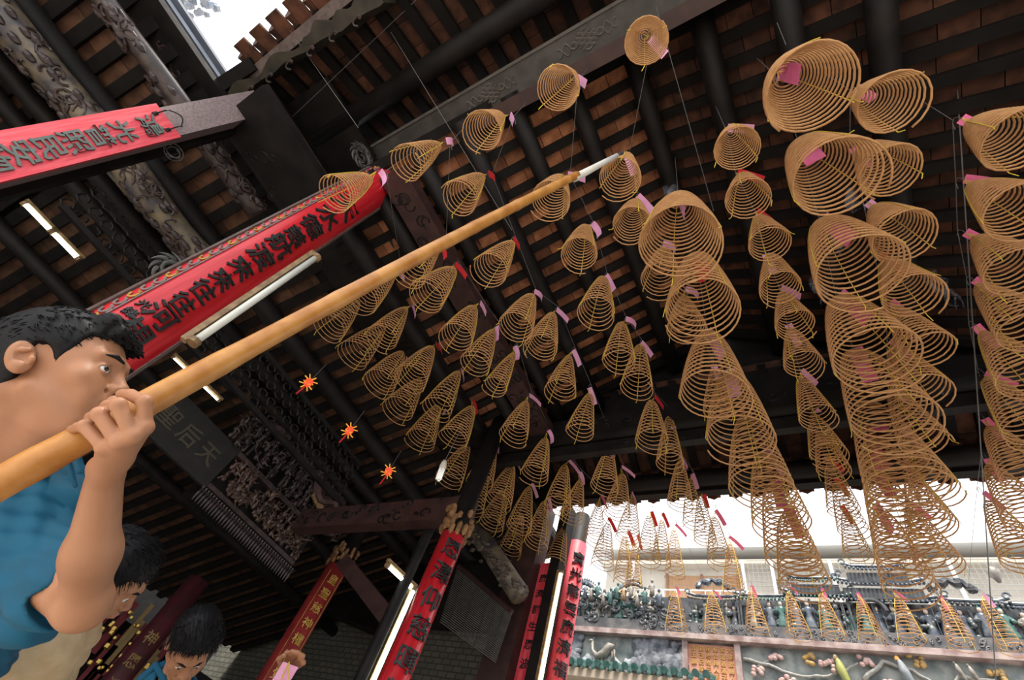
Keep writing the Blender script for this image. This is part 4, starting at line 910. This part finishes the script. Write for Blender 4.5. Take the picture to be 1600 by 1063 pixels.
# ------------------------------------------------------------------ people: bodies grown as one smooth surface
def smin(a, b, k):
    h = np.clip(.5+.5*(b-a)/k, 0, 1); return b*(1-h)+a*h-k*h*(1-h)
class Body:
    def __init__(s): s.ops = []
    def cone(s, a, b, ra, rb=None, k=.012, mode='+', squash=None):
        a = np.asarray(a, float); b = np.asarray(b, float); rb = ra if rb is None else rb
        def f(p):
            d = b-a; L2 = d@d
            t = np.clip(((p-a)@d)/L2, 0, 1) if L2 > 0 else np.zeros(len(p)); q = p-a-t[:, None]*d
            if squash is not None:
                ax, sc = squash; ax = np.asarray(ax)/np.linalg.norm(ax); q = q+np.outer(q@ax, ax)*(1/sc-1)
            return np.linalg.norm(q, axis=1)-(ra+(rb-ra)*t)
        s.ops.append((mode, f, k)); return s
    def ell(s, c, r, R=None, k=.012, mode='+'):
        c = np.asarray(c, float); r = np.asarray(r, float); R = np.eye(3) if R is None else np.asarray(R)
        def f(p):
            q = (p-c)@R; k0 = np.linalg.norm(q/r, axis=1); k1 = np.linalg.norm(q/(r*r), axis=1)+1e-9; return k0*(k0-1)/k1
        s.ops.append((mode, f, k)); return s
    def fn(s, f, k=.01, mode='+'): s.ops.append((mode, f, k)); return s
    def ev(s, p):
        d = None
        for m, f, k in s.ops:
            v = f(p)
            if d is None: d = v
            elif m == '+': d = smin(d, v, k)
            elif m == '-': d = -smin(-d, v, k)
            else: d = -smin(-d, -v, k)      # '&' keep the overlap
        return d
    def mesh(s, lo, hi, h):
        lo = np.asarray(lo, float); hi = np.asarray(hi, float); B = 8
        nb = np.ceil((hi-lo)/h/B).astype(int); n = nb*B+1
        D = np.full(n, 1., np.float32)
        I = np.stack(np.meshgrid(*[np.arange(q) for q in nb], indexing='ij'), -1).reshape(-1, 3)
        C = lo+(I*B+B/2)*h; dc = s.ev(C); lim = B*h*.9+.012
        for (i, j, k), v in zip(I, dc):
            if v < -lim: D[i*B:i*B+B+1, j*B:j*B+B+1, k*B:k*B+B+1] = -1
        act = I[np.abs(dc) <= lim]; loc = np.stack(np.meshgrid(*[np.arange(B+1)]*3, indexing='ij'), -1).reshape(-1, 3)
        for c0 in range(0, len(act), 200):
            A = act[c0:c0+200]; G = (A[:, None, :]*B+loc[None]).reshape(-1, 3)
            D[G[:, 0], G[:, 1], G[:, 2]] = s.ev(lo+G*h)
        S = D < 0; m = n-1
        cnt = np.zeros(m, np.int8)
        for a in (0, 1):
            for b in (0, 1):
                for c in (0, 1): cnt += S[a:m[0]+a, b:m[1]+b, c:m[2]+c]
        cell = (cnt > 0) & (cnt < 8); idx = np.argwhere(cell); ids = -np.ones(m, np.int64); ids[tuple(idx.T)] = np.arange(len(idx))
        P = np.zeros((len(idx), 3)); W = np.zeros(len(idx))
        cr = [(a, b, c) for a in (0, 1) for b in (0, 1) for c in (0, 1)]
        for p in cr:
            for ax in range(3):
                if p[ax]: continue
                q = list(p); q[ax] = 1
                v0 = D[tuple((idx+p).T)]; v1 = D[tuple((idx+q).T)]; e = (v0 < 0) != (v1 < 0); t = np.where(e, v0/(v0-v1+1e-12), 0)
                pos = idx+np.asarray(p, float); pos = pos.astype(float); pos[:, ax] += t; P[e] += pos[e]; W += e
        V = lo+P/W[:, None]*h; Fs = []
        for ax in range(3):
            u, w = (ax+1) % 3, (ax+2) % 3
            sl0 = [slice(None)]*3; sl1 = [slice(None)]*3; sl0[ax] = slice(0, n[ax]-1); sl1[ax] = slice(1, n[ax])
            for o_ in (u, w): sl0[o_] = slice(1, n[o_]-1); sl1[o_] = slice(1, n[o_]-1)
            A = S[tuple(sl0)]; Bq = S[tuple(sl1)]; e = np.argwhere(A != Bq)
            if not len(e): continue
            flip = A[tuple(e.T)]; g = e.copy(); g[:, u] += 1; g[:, w] += 1
            def cid(du, dw):
                c = g.copy(); c[:, u] -= du; c[:, w] -= dw; return ids[tuple(c.T)]
            q = np.stack([cid(1, 1), cid(0, 1), cid(0, 0), cid(1, 0)], 1); q[~flip] = q[~flip][:, ::-1]; Fs.append(q)
        return V, np.concatenate(Fs)
    def build(s, name, m, lo, hi, h, parent=None, origin=(0, 0, 0), pick=None):
        V, Fq = s.mesh(lo, hi, h); b = MB(); b.v = [tuple(v) for v in V]; b.f = [tuple(int(i) for i in f) for f in Fq]
        o = b.build(name, m, parent, smooth=True, origin=origin)
        if pick is not None:
            ctr = V[Fq].mean(1); o.data.polygons.foreach_set('material_index', pick(ctr).astype(np.int32))
        return o
SKIN = mat('warm_skin', (.38, .18, .095), (.46, .225, .125), rough=.48, scale=9, sss=.12, spec=.35)
LIPS = mat('lips', (.50, .20, .16), rough=.42, sss=.1)
HAIR = mat('black_hair', (.004, .004, .005), (.010, .010, .012), rough=.55, scale=90, stretch=(1, 1, 6), spec=.22)
NAIL = mat('nail', (.66, .40, .32), rough=.3)
EYEW = mat('eye_white', (.72, .70, .68), rough=.15)
IRIS = mat('dark_iris', (.02, .012, .008), rough=.1)
def cam_dir(x, y, z):
    v = to_world((x, y, z)); return v/np.linalg.norm(v)
class Head:
    """local axes: x to the person's right-hand side of the view, y forward (nose), z up; metres"""
    def __init__(s, c, fwd, up, scale=1.0):
        s.c = np.asarray(c, float); s.y = np.asarray(fwd)/np.linalg.norm(fwd); u = np.asarray(up)-np.dot(up, s.y)*s.y; s.z = u/np.linalg.norm(u); s.x = np.cross(s.y, s.z); s.k = scale
        s.R = np.stack([s.x, s.y, s.z], 1)
    def w(s, x, y, z): return s.c+s.R@(np.array((x, y, z))*s.k)
    def inv(s, p): return ((p-s.c)@s.R)/s.k
def face_ops(b, H, k_=1):
    K = H.k; R = H.R; E = lambda c, r, k=.012, m='+', RR=None: b.ell(H.w(*c), np.array(r)*K, R if RR is None else R@RR, k*K, m)
    Cn = lambda a, c, ra, rb=None, k=.01, m='+': b.cone(H.w(*a), H.w(*c), ra*K, (rb if rb is not None else ra)*K, k*K, m)
    E((0, -.022, .040), (.074, .094, .080))
    E((0, .020, .010), (.064, .070, .078), .02)
    E((0, .028, -.045), (.052, .058, .058), .02)
    E((0, .050, -.094), (.026, .026, .018), .025)          # chin
    for s in (-1, 1):
        Cn((s*.056, -.004, -.050), (s*.022, .052, -.094), .016, .016, .022)     # jaw line
        E((s*.043, .056, -.022), (.022, .020, .020), .02)          # cheekbone
        E((s*.030, .068, -.048), (.018, .016, .022), .02)          # cheek
        Cn((s*.012, .086, .024), (s*.042, .070, .026), .008, .007, .014)        # brow ridge
        E((s*.032, .094, .002), (.019, .013, .013), .010, '-')     # eye socket
    Cn((0, .080, .014), (0, .098, -.024), .0075, .0115, .010)      # nose bridge to tip
    E((0, .101, -.027), (.0125, .010, .010), .006)
    for s in (-1, 1): E((s*.0145, .092, -.031), (.0085, .0115, .0085), .005)   # wings
    for s in (-1, 1): E((s*.0080, .096, -.0375), (.0048, .0072, .0075), .0015, '-')
    E((0, .084, -.058), (.026, .014, .020), .012)                  # muzzle
    for s in (-1, 1):
        Cn((0, .0985, -.0545), (s*.024, .084, -.0605), .0048, .0030, .004)     # upper lip
        Cn((0, .0965, -.0660), (s*.022, .083, -.0625), .0060, .0030, .004)     # lower lip
        Cn((0, .1035, -.0605), (s*.026, .0865, -.0615), .0012, .0010, .002, '-')  # mouth line
        Cn((s*.020, .086, -.036), (s*.034, .074, -.062), .0018, .0012, .006, '-')  # smile fold
    E((0, .090, -.078), (.022, .008, .006), .008, '-')
    # eyelids round each eyeball
    for s in (-1, 1):
        c = H.w(s*.031, .0715, .001)
        def lid(p, c=c, s=s):
            q = (p-c)@H.R/H.k; d = np.linalg.norm(q, axis=1)-.0148
            op = np.sqrt((q[:, 0]/.0135)**2+((q[:, 2]-.0005+.004*(q[:, 0]/.0135)**2)/.0058)**2)-1; op = op*.0055
            op = np.where(q[:, 1] > 0, op, .02); return np.maximum(d, -op)*H.k
        b.fn(lid, .003*K)
        def cut(p, c=c): 
            q = (p-c)@H.R/H.k; op = np.sqrt((q[:, 0]/.0125)**2+(q[:, 2]/.0052)**2)-1
            return np.where(q[:, 1] > .004, op*.005, .02)*H.k
        b.fn(cut, .0015*K, '-')
    # ears
    for s in (-1, 1):
        th = s*.35; RR = np.array([[math.cos(th), -math.sin(th), 0], [math.sin(th), math.cos(th), 0], [0, 0, 1.]])
        tl = .22; RT = RR@np.array([[1, 0, 0], [0, math.cos(tl), -math.sin(tl)], [0, math.sin(tl), math.cos(tl)]])
        E((s*.080, -.020, -.004), (.0085, .019, .031), .006, '+', RT)
        E((s*.087, -.014, -.002), (.0065, .011, .020), .004, '-', RT)
        E((s*.083, -.016, -.022), (.006, .009, .011), .004, '+', RT)
        E((s*.081, -.003, -.008), (.005, .005, .008), .004, '+', RT)
        E((s*.086, -.015, .007), (.0035, .009, .005), .003, '+', RT)
def eyes(H, parent, look=(0, 1, 0), org=None):
    for s in (-1, 1):
        c = H.w(s*.031, .0705, .0005); e = MB().blob(c, .0135*H.k, 18).build('eyeball', EYEW, parent, smooth=True, origin=c)
        l = H.R@(np.asarray(look)/np.linalg.norm(look)); MB().blob(c+l*.0085*H.k, .0066*H.k, 14).build('iris', IRIS, e, smooth=True, origin=c+l*.0085*H.k)
def hair_mesh(H, parent, front=.062, side=-.002, nape=-.075, thick=.012, quiff=.0, h=.0035, seed=1, mess=1.0):
    b = Body(); K = H.k
    b.ell(H.w(0, -.022, .043), np.array((.074+thick, .095+thick, .081+thick))*K, H.R, .01)
    b.ell(H.w(0, -.035, .0), np.array((.072+thick*.5, .085+thick*.6, .085))*K, H.R, .01*K)
    if quiff: b.cone(H.w(.035, .060, .098), H.w(-.045, .068, .088), .020*K, .018*K, .02*K)
    if quiff: b.cone(H.w(.03, .082, .080), H.w(-.045, .084, .068), .013*K, .010*K, .012*K)
    def keep(p):
        q = H.inv(p); x, y, z = q[:, 0], q[:, 1], q[:, 2]; ax = np.abs(x)
        hl = np.interp(y, [-.13, -.06, -.025, -.010, .012, .022, .045, .065, .12], [nape, nape, -.030, .028, .018, -.004+side*0, .050, front, front+.012])
        wob = .003*np.sin(x*260+seed)+.0025*np.sin(y*310+x*90)
        return ((hl+wob)-z)*K*.7
    b.fn(keep, .004*K, '&')
    def strands(p):
        q = H.inv(p); return (.0012*np.sin(q[:, 0]*900+q[:, 1]*250+3*np.sin(q[:, 1]*60))+.0010*np.sin(q[:, 1]*1100+q[:, 0]*300)-.02)*K
    r = .17*K; o_ = H.c
    base = b.ev
    b2 = Body(); b2.fn(lambda p: base(p)+.0010*K*np.sin(H.inv(p)[:, 0]*420+3*np.sin(H.inv(p)[:, 1]*40)+seed))
    V, Fq = b2.mesh(o_-r, o_+r, h*K); m_ = MB(); m_.v = [tuple(v) for v in V]; m_.f = [tuple(int(i) for i in f) for f in Fq]
    # combed locks lying on the cap of hair
    rn = random.Random(seed); Q = H.inv(V); rad = np.linalg.norm(Q, axis=1); pick_ = rn.sample(range(len(V)), min(len(V), 1500))
    for i in pick_:
        q = Q[i]; n_ = q/(rad[i]+1e-9)
        if q[2] < nape+.02 or (abs(q[0]) > .062 and q[2] < .03 and q[1] > -.05): continue
        comb = np.array((q[0]*2.2, .35 if q[1] > -.03 else -.6, -.25 if q[2] < .09 else 0))+np.array((rn.uniform(-.15, .15),)*3)
        comb -= n_*comb.dot(n_); comb /= np.linalg.norm(comb)+1e-9; Ln = rn.uniform(.010, .022)*(.5 if q[1] > .04 or (mess == 1 and q[2] < .05) else 1)*mess; lift = rn.uniform(.0005, .003)*mess**2
        pts = [H.w(*(q+comb*Ln*u+n_*(lift*math.sin(u*2.2)-.0015-.35*(Ln*u)**2/.09))) for u in (0, .35, .7, 1)]
        m_.tube(pts, [.0013*K, .0014*K, .0009*K, .0003*K], 3, caps=False)
    m_.build('hair', HAIR, parent, smooth=True, origin=H.c)
def brows(H, parent):
    for s in (-1, 1):
        b = Body(); b.cone(H.w(s*.014, .0935, .0235), H.w(s*.030, .0885, .0285), .0032*H.k, .0040*H.k, .002); b.cone(H.w(s*.030, .0885, .0285), H.w(s*.047, .0740, .0245), .0040*H.k, .0016*H.k, .002)
        c = H.w(s*.03, .088, .026); b.build('eyebrow', HAIR, c-.03*H.k, c+.03*H.k, .0016*H.k, parent, origin=c)
def lip_pick(H):
    def f(c):
        q = H.inv(c); return ((np.abs(q[:, 0]) < .0235) & (q[:, 1] > .083) & (q[:, 2] < -.051-.25*np.abs(q[:, 0])*.2) & (q[:, 2] > -.0715+.2*np.abs(q[:, 0])))*1
    return f

# --- man in the blue polo shirt guiding the pole
pole_near = at(-30, 772, .60); pole_hand = at(182, 662, .655); pole_tip = at(968, 241, 2.1)
mH = Head(at(97, 587, .845), to_world((.90, .06, .25)), to_world((-.03, -.86, .50)), 1.0)
man = thing('person', at(20, 700, .9), 'man with short black hair in a bright blue polo shirt, gripping the long bamboo pole', 'person')
b = Body(); face_ops(b, mH)
neck_b = at(-25, 780, .98)
b.cone(mH.w(0, -.030, -.045), neck_b, .056, .066, .02)
b.cone(mH.w(.0, .012, -.085), neck_b+(at(10, 760, .93)-neck_b)*.8, .034, .05, .02)     # throat
b.cone(mH.w(.045, -.045, -.05), at(25, 735, .90), .018, .016, .018)                     # neck tendon
# forearm and hand, all one skin
wr = at(163, 752, .665); el = at(129, 948, .70); sh = at(25, 850, .80)
fore_ax = el-wr
toeye = -at(160, 740, .66); toeye /= np.linalg.norm(toeye)
b.cone(wr, wr*.42+el*.58, .0225, .033, .02, squash=None)
b.cone(wr*.45+el*.55, el, .033, .030, .02)
b.cone(el, sh, .032, .048, .02)
b.cone(at(150, 938, .70), at(140, 956, .705), .020, .017, .015)       # elbow point
mcp = [at(226, 668, .625), at(208, 682, .612), at(186, 691, .608), at(164, 699, .612)]
pip = [at(226, 628, .628), at(185, 633, .612), at(155, 647, .612), at(132, 666, .622)]
dip = [at(204, 617, .648), at(168, 634, .645), at(143, 652, .642), at(122, 668, .650)]
tip = [at(190, 616, .665), at(160, 641, .668), at(139, 659, .664), at(112, 672, .668)]
for i in range(4):
    ra = (.0090, .0092, .0088, .0080)[i]
    b.cone(wr+(mcp[i]-wr)*.15, mcp[i], .0145, .0100, .010)
    b.cone(mcp[i], pip[i], .0098 if i < 3 else .0088, ra, .0035)
    b.cone(pip[i], dip[i], ra*.97, ra*.88, .002); b.cone(dip[i], tip[i], ra*.88, ra*.8, .002)
    b.ell(pip[i], (ra*1.10,)*3, None, .003); b.ell(mcp[i]+toeye*.002, (.0108,)*3, None, .004)
b.cone(at(184, 715, .645), at(158, 728, .655), .016, .016, .012)
# thumb passes under the pole and shows its tip beyond it
b.cone(at(172, 735, .672), at(200, 690, .690), .017, .014, .012); b.cone(at(200, 690, .690), at(192, 652, .705), .0135, .0115, .006); b.cone(at(192, 652, .705), at(178, 628, .700), .0115, .0095, .004)
lo = np.min([to_world((x, y, z)) for x in (-1.0, -.45) for y in (-.25, .5) for z in (.55, 1.1)], axis=0)
P_ = [mH.c-.16, mH.c+.16, neck_b-.08, neck_b+.08, wr-.06, wr+.06, el-.06, el+.06, sh-.07, sh+.07]+[p-.02 for p in mcp+pip]+[p+.02 for p in mcp+pip]
P_ = np.array(P_)
b.build('body', [SKIN, LIPS], P_.min(0)-.01, P_.max(0)+.01, .0026, man, origin=mH.c, pick=lip_pick(mH))
eyes(mH, man, (.35, 1, .06)); brows(mH, man); hair_mesh(mH, man, front=.066, quiff=1, thick=.010)
# polo shirt: torso, shoulder, short sleeve, collar
SHIRT = mat('blue_polo_cotton', (.0, .075, .15), (.0, .10, .19), rough=.75, scale=6, bump=.15)
b = Body()
b.cone(at(-40, 830, .95), at(-120, 1010, .98), .13, .16, .05)
b.cone(at(60, 775, .92), at(-60, 860, .93), .085, .12, .06)
b.cone(at(88, 790, .86), at(30, 830, .86), .055, .085, .04)
b.cone(at(30, 830, .83), at(92, 925, .735), .075, .056, .03)
b.cone(at(20, 905, .80), at(48, 958, .75), .055, .052, .03)
b.cone(at(112, 940, .715), at(160, 990, .69), .046, .06, .004, '-')
b.cone(neck_b, mH.w(0, -.03, -.06), .064, .062, .006, '-')
def folds(p): return 0
base_ev = b.ev
b3 = Body(); b3.fn(lambda p: base_ev(p)+.0035*np.sin(p[:, 0]*60+p[:, 2]*95+2*np.sin(p[:, 1]*30))+.002*np.sin(p[:, 2]*170-p[:, 0]*60))
lo = np.array([-1.75, -.25, -.75]); C_ = [at(-40, 830, .95), at(150, 1000, .7), at(90, 700, .9), at(-120, 1010, .98), at(40, 1000, .7)]
C_ = np.array(C_); b3.build('polo_shirt', SHIRT, C_.min(0)-.17, C_.max(0)+.17, .004, man, origin=at(20, 850, .9))
cb = Body(); cb.cone(at(98, 700, .845), at(118, 760, .845), .006, .004, .01); cb.cone(at(98, 702, .85), at(60, 740, .90), .010, .012, .02); cb.cone(at(60, 740, .90), at(5, 775, .93), .013, .016, .02); cb.cone(at(118, 700, .845), at(126, 735, .84), .005, .007, .02)
C_ = np.array([at(98, 700, .845), at(5, 775, .93), at(126, 760, .84)]); cb.build('collar', SHIRT, C_.min(0)-.03, C_.max(0)+.03, .003, man, origin=at(60, 740, .9))
# --- the pole
t = thing('bamboo_pole', pole_hand, 'long golden bamboo pole held up towards the coils, with a whitish tip', 'pole')
BAM = mat('golden_bamboo', (.42, .165, .03), (.60, .29, .075), rough=.38, scale=6, stretch=(3, 3, 3), bump=.08)
dvec = pole_tip-pole_near; n_ = 60; P_ = []; r_ = []
bend = to_world((0, -.012, 0))
body_end = .80
nodes = [.03, .165, .27, .38, .49, .60, .71]
for i in range(n_+1):
    s = i/n_*body_end; P_.append(pole_near+dvec*s+bend*math.sin(s*math.pi)); r = .0205*(1-s)+.0140*s+.002*(s < .15)
    for nd in nodes: r += .0016*math.exp(-((s-nd)/.006)**2)
    r_.append(r)
MB().tube(P_, r_, 20).build('bamboo', BAM, t, smooth=True, origin=pole_hand)
a_, c_ = pole_near+dvec*.79, pole_near+dvec*.985
MB().tube([a_, a_+(c_-a_)*.5, c_], [.0155, .013, .0105], 14).build('white_wrapping', mat('whitish_wrapping', (.62, .58, .52), (.80, .78, .72), rough=.5, scale=10), t, smooth=True, origin=a_)
MB().tube([c_, c_+dvec*.012, c_+dvec*.03], [.010, .006, .009], 8).build('forked_tip', mat('grey_metal', (.12, .12, .13), rough=.4, metal=.6), t, origin=c_)

# --- man in the beige shirt, looking down, behind the raised arm
h2 = Head(at(176, 902, 1.42), to_world((.62, .78, .10)), to_world((.70, -.62, .33)), 1.0)
p2 = thing('person', at(120, 980, 1.5), 'person with black hair in a beige shirt, head bowed behind the raised arm', 'person')
b = Body(); face_ops(b, h2); nb = at(108, 985, 1.46); b.cone(h2.w(0, -.03, -.05), nb, .052, .06, .02)
P_ = np.array([h2.c-.16, h2.c+.16, nb-.07, nb+.07]); b.build('body', [SKIN, LIPS], P_.min(0), P_.max(0), .004, p2, origin=h2.c, pick=lip_pick(h2))
eyes(h2, p2, (0, 1, -.15)); brows(h2, p2); hair_mesh(h2, p2, front=.060, thick=.012, h=.0045, seed=4, mess=1.9)
SH2 = mat('beige_cotton', (.50, .37, .21), (.58, .44, .27), rough=.85, scale=30, bump=.1)
b = Body(); b.cone(at(105, 990, 1.42), at(20, 1085, 1.40), .085, .13, .05); b.cone(at(60, 1010, 1.25), at(-10, 1120, 1.2), .10, .13, .05); b.cone(at(10, 975, 1.30), at(-40, 1040, 1.3), .10, .12, .05)
bv = b.ev; b3 = Body(); b3.fn(lambda p: bv(p)+.004*np.sin(p[:, 0]*50+p[:, 2]*70+2*np.sin(p[:, 1]*20)))
P_ = np.array([at(120, 960, 1.4), at(-40, 1120, 1.2), at(20, 1085, 1.4), at(-40, 975, 1.3)]); b3.build('beige_shirt', SH2, P_.min(0)-.2, P_.max(0)+.2, .007, p2, origin=at(60, 1010, 1.3))
b = Body(); b.cone(at(126, 968, 1.38), at(112, 998, 1.36), .022, .030, .01); P_ = np.array([at(126, 968, 1.38), at(112, 998, 1.36)]); b.build('collar', SH2, P_.min(0)-.05, P_.max(0)+.05, .005, p2, origin=at(120, 980, 1.4))

# --- man in the blue shirt lower down, holding up a lilac slip
h3 = Head(at(299, 1011, 1.84), to_world((.30, .36, -.62)), to_world((.36, -.82, .05)), 1.0)
p3 = thing('person', at(290, 1080, 1.9), 'black-haired man in a blue shirt at the bottom edge, holding a lilac slip', 'person')
b = Body(); face_ops(b, h3); nb = at(262, 1090, 1.88); b.cone(h3.w(0, -.03, -.05), nb, .052, .062, .02)
ha = at(452, 1048, 1.75)
b.cone(at(400, 1120, 1.75), at(440, 1062, 1.75), .030, .022, .02)
b.ell(at(450, 1046, 1.75), (.026, .020, .026), None, .012)
for i, (q0, q1, q2) in enumerate((((462, 1044), (474, 1036), (468, 1028)), ((462, 1036), (473, 1026), (465, 1020)), ((456, 1030), (465, 1021), (456, 1018)), ((449, 1029), (456, 1021), (447, 1020)))):
    b.cone(at(*q0, 1.75), at(*q1, 1.735), .0095, .009, .005); b.cone(at(*q1, 1.735), at(*q2, 1.73), .009, .0075, .004)
b.cone(at(440, 1044, 1.73), at(436, 1030, 1.72), .010, .009, .006); b.cone(at(436, 1030, 1.72), at(444, 1024, 1.71), .009, .008, .004)
P_ = np.array([h3.c-.15, h3.c+.15, nb-.07, nb+.07, at(400, 1120, 1.75), at(480, 1015, 1.7)]); b.build('body', [SKIN, LIPS], P_.min(0)-.03, P_.max(0)+.03, .004, p3, origin=h3.c, pick=lip_pick(h3))
eyes(h3, p3, (0, 1, -.15)); brows(h3, p3); hair_mesh(h3, p3, front=.064, thick=.013, h=.0045, seed=9, mess=2.0)
b = Body(); b.cone(at(258, 1075, 1.90), at(215, 1140, 1.9), .10, .17, .05); b.cone(at(245, 1092, 1.9), at(370, 1150, 1.85), .09, .08, .05); b.cone(h3.w(0, -.03, -.06), nb, .062, .07, .01, '-')
P_ = np.array([at(258, 1075, 1.9), at(215, 1140, 1.9), at(370, 1150, 1.85)]); b.build('blue_shirt', SHIRT, P_.min(0)-.2, P_.max(0)+.2, .007, p3, origin=nb)
b = Body(); b.cone(at(243, 1040, 1.88), at(222, 1062, 1.86), .012, .02, .01); b.cone(at(243, 1040, 1.88), at(258, 1066, 1.80), .010, .012, .01); P_ = np.array([at(243, 1040, 1.88), at(222, 1062, 1.86), at(258, 1066, 1.80)]); b.build('collar', SHIRT, P_.min(0)-.04, P_.max(0)+.04, .004, p3, origin=nb)
a_ = at(437, 1068, 1.70); 
o = MB().frame(a_, to_world((.5, -.85, .1)), to_world((.85, .5, .2)), to_world((-.1, 0, 1)), (.075, .03, .0008)).build('name_slip', PINKP, origin=a_); tag(o, 'lilac paper slip in the raised hand at the bottom edge', 'paper slip')
c_ = MB()
for s in (0, 1): c_.tube([at(452, 1035, 1.69), at(450-8*s, 1055, 1.69), at(454-22*s, 1085, 1.68)], .0022, 4)
c_.build('yellow_thread', YEL, o)
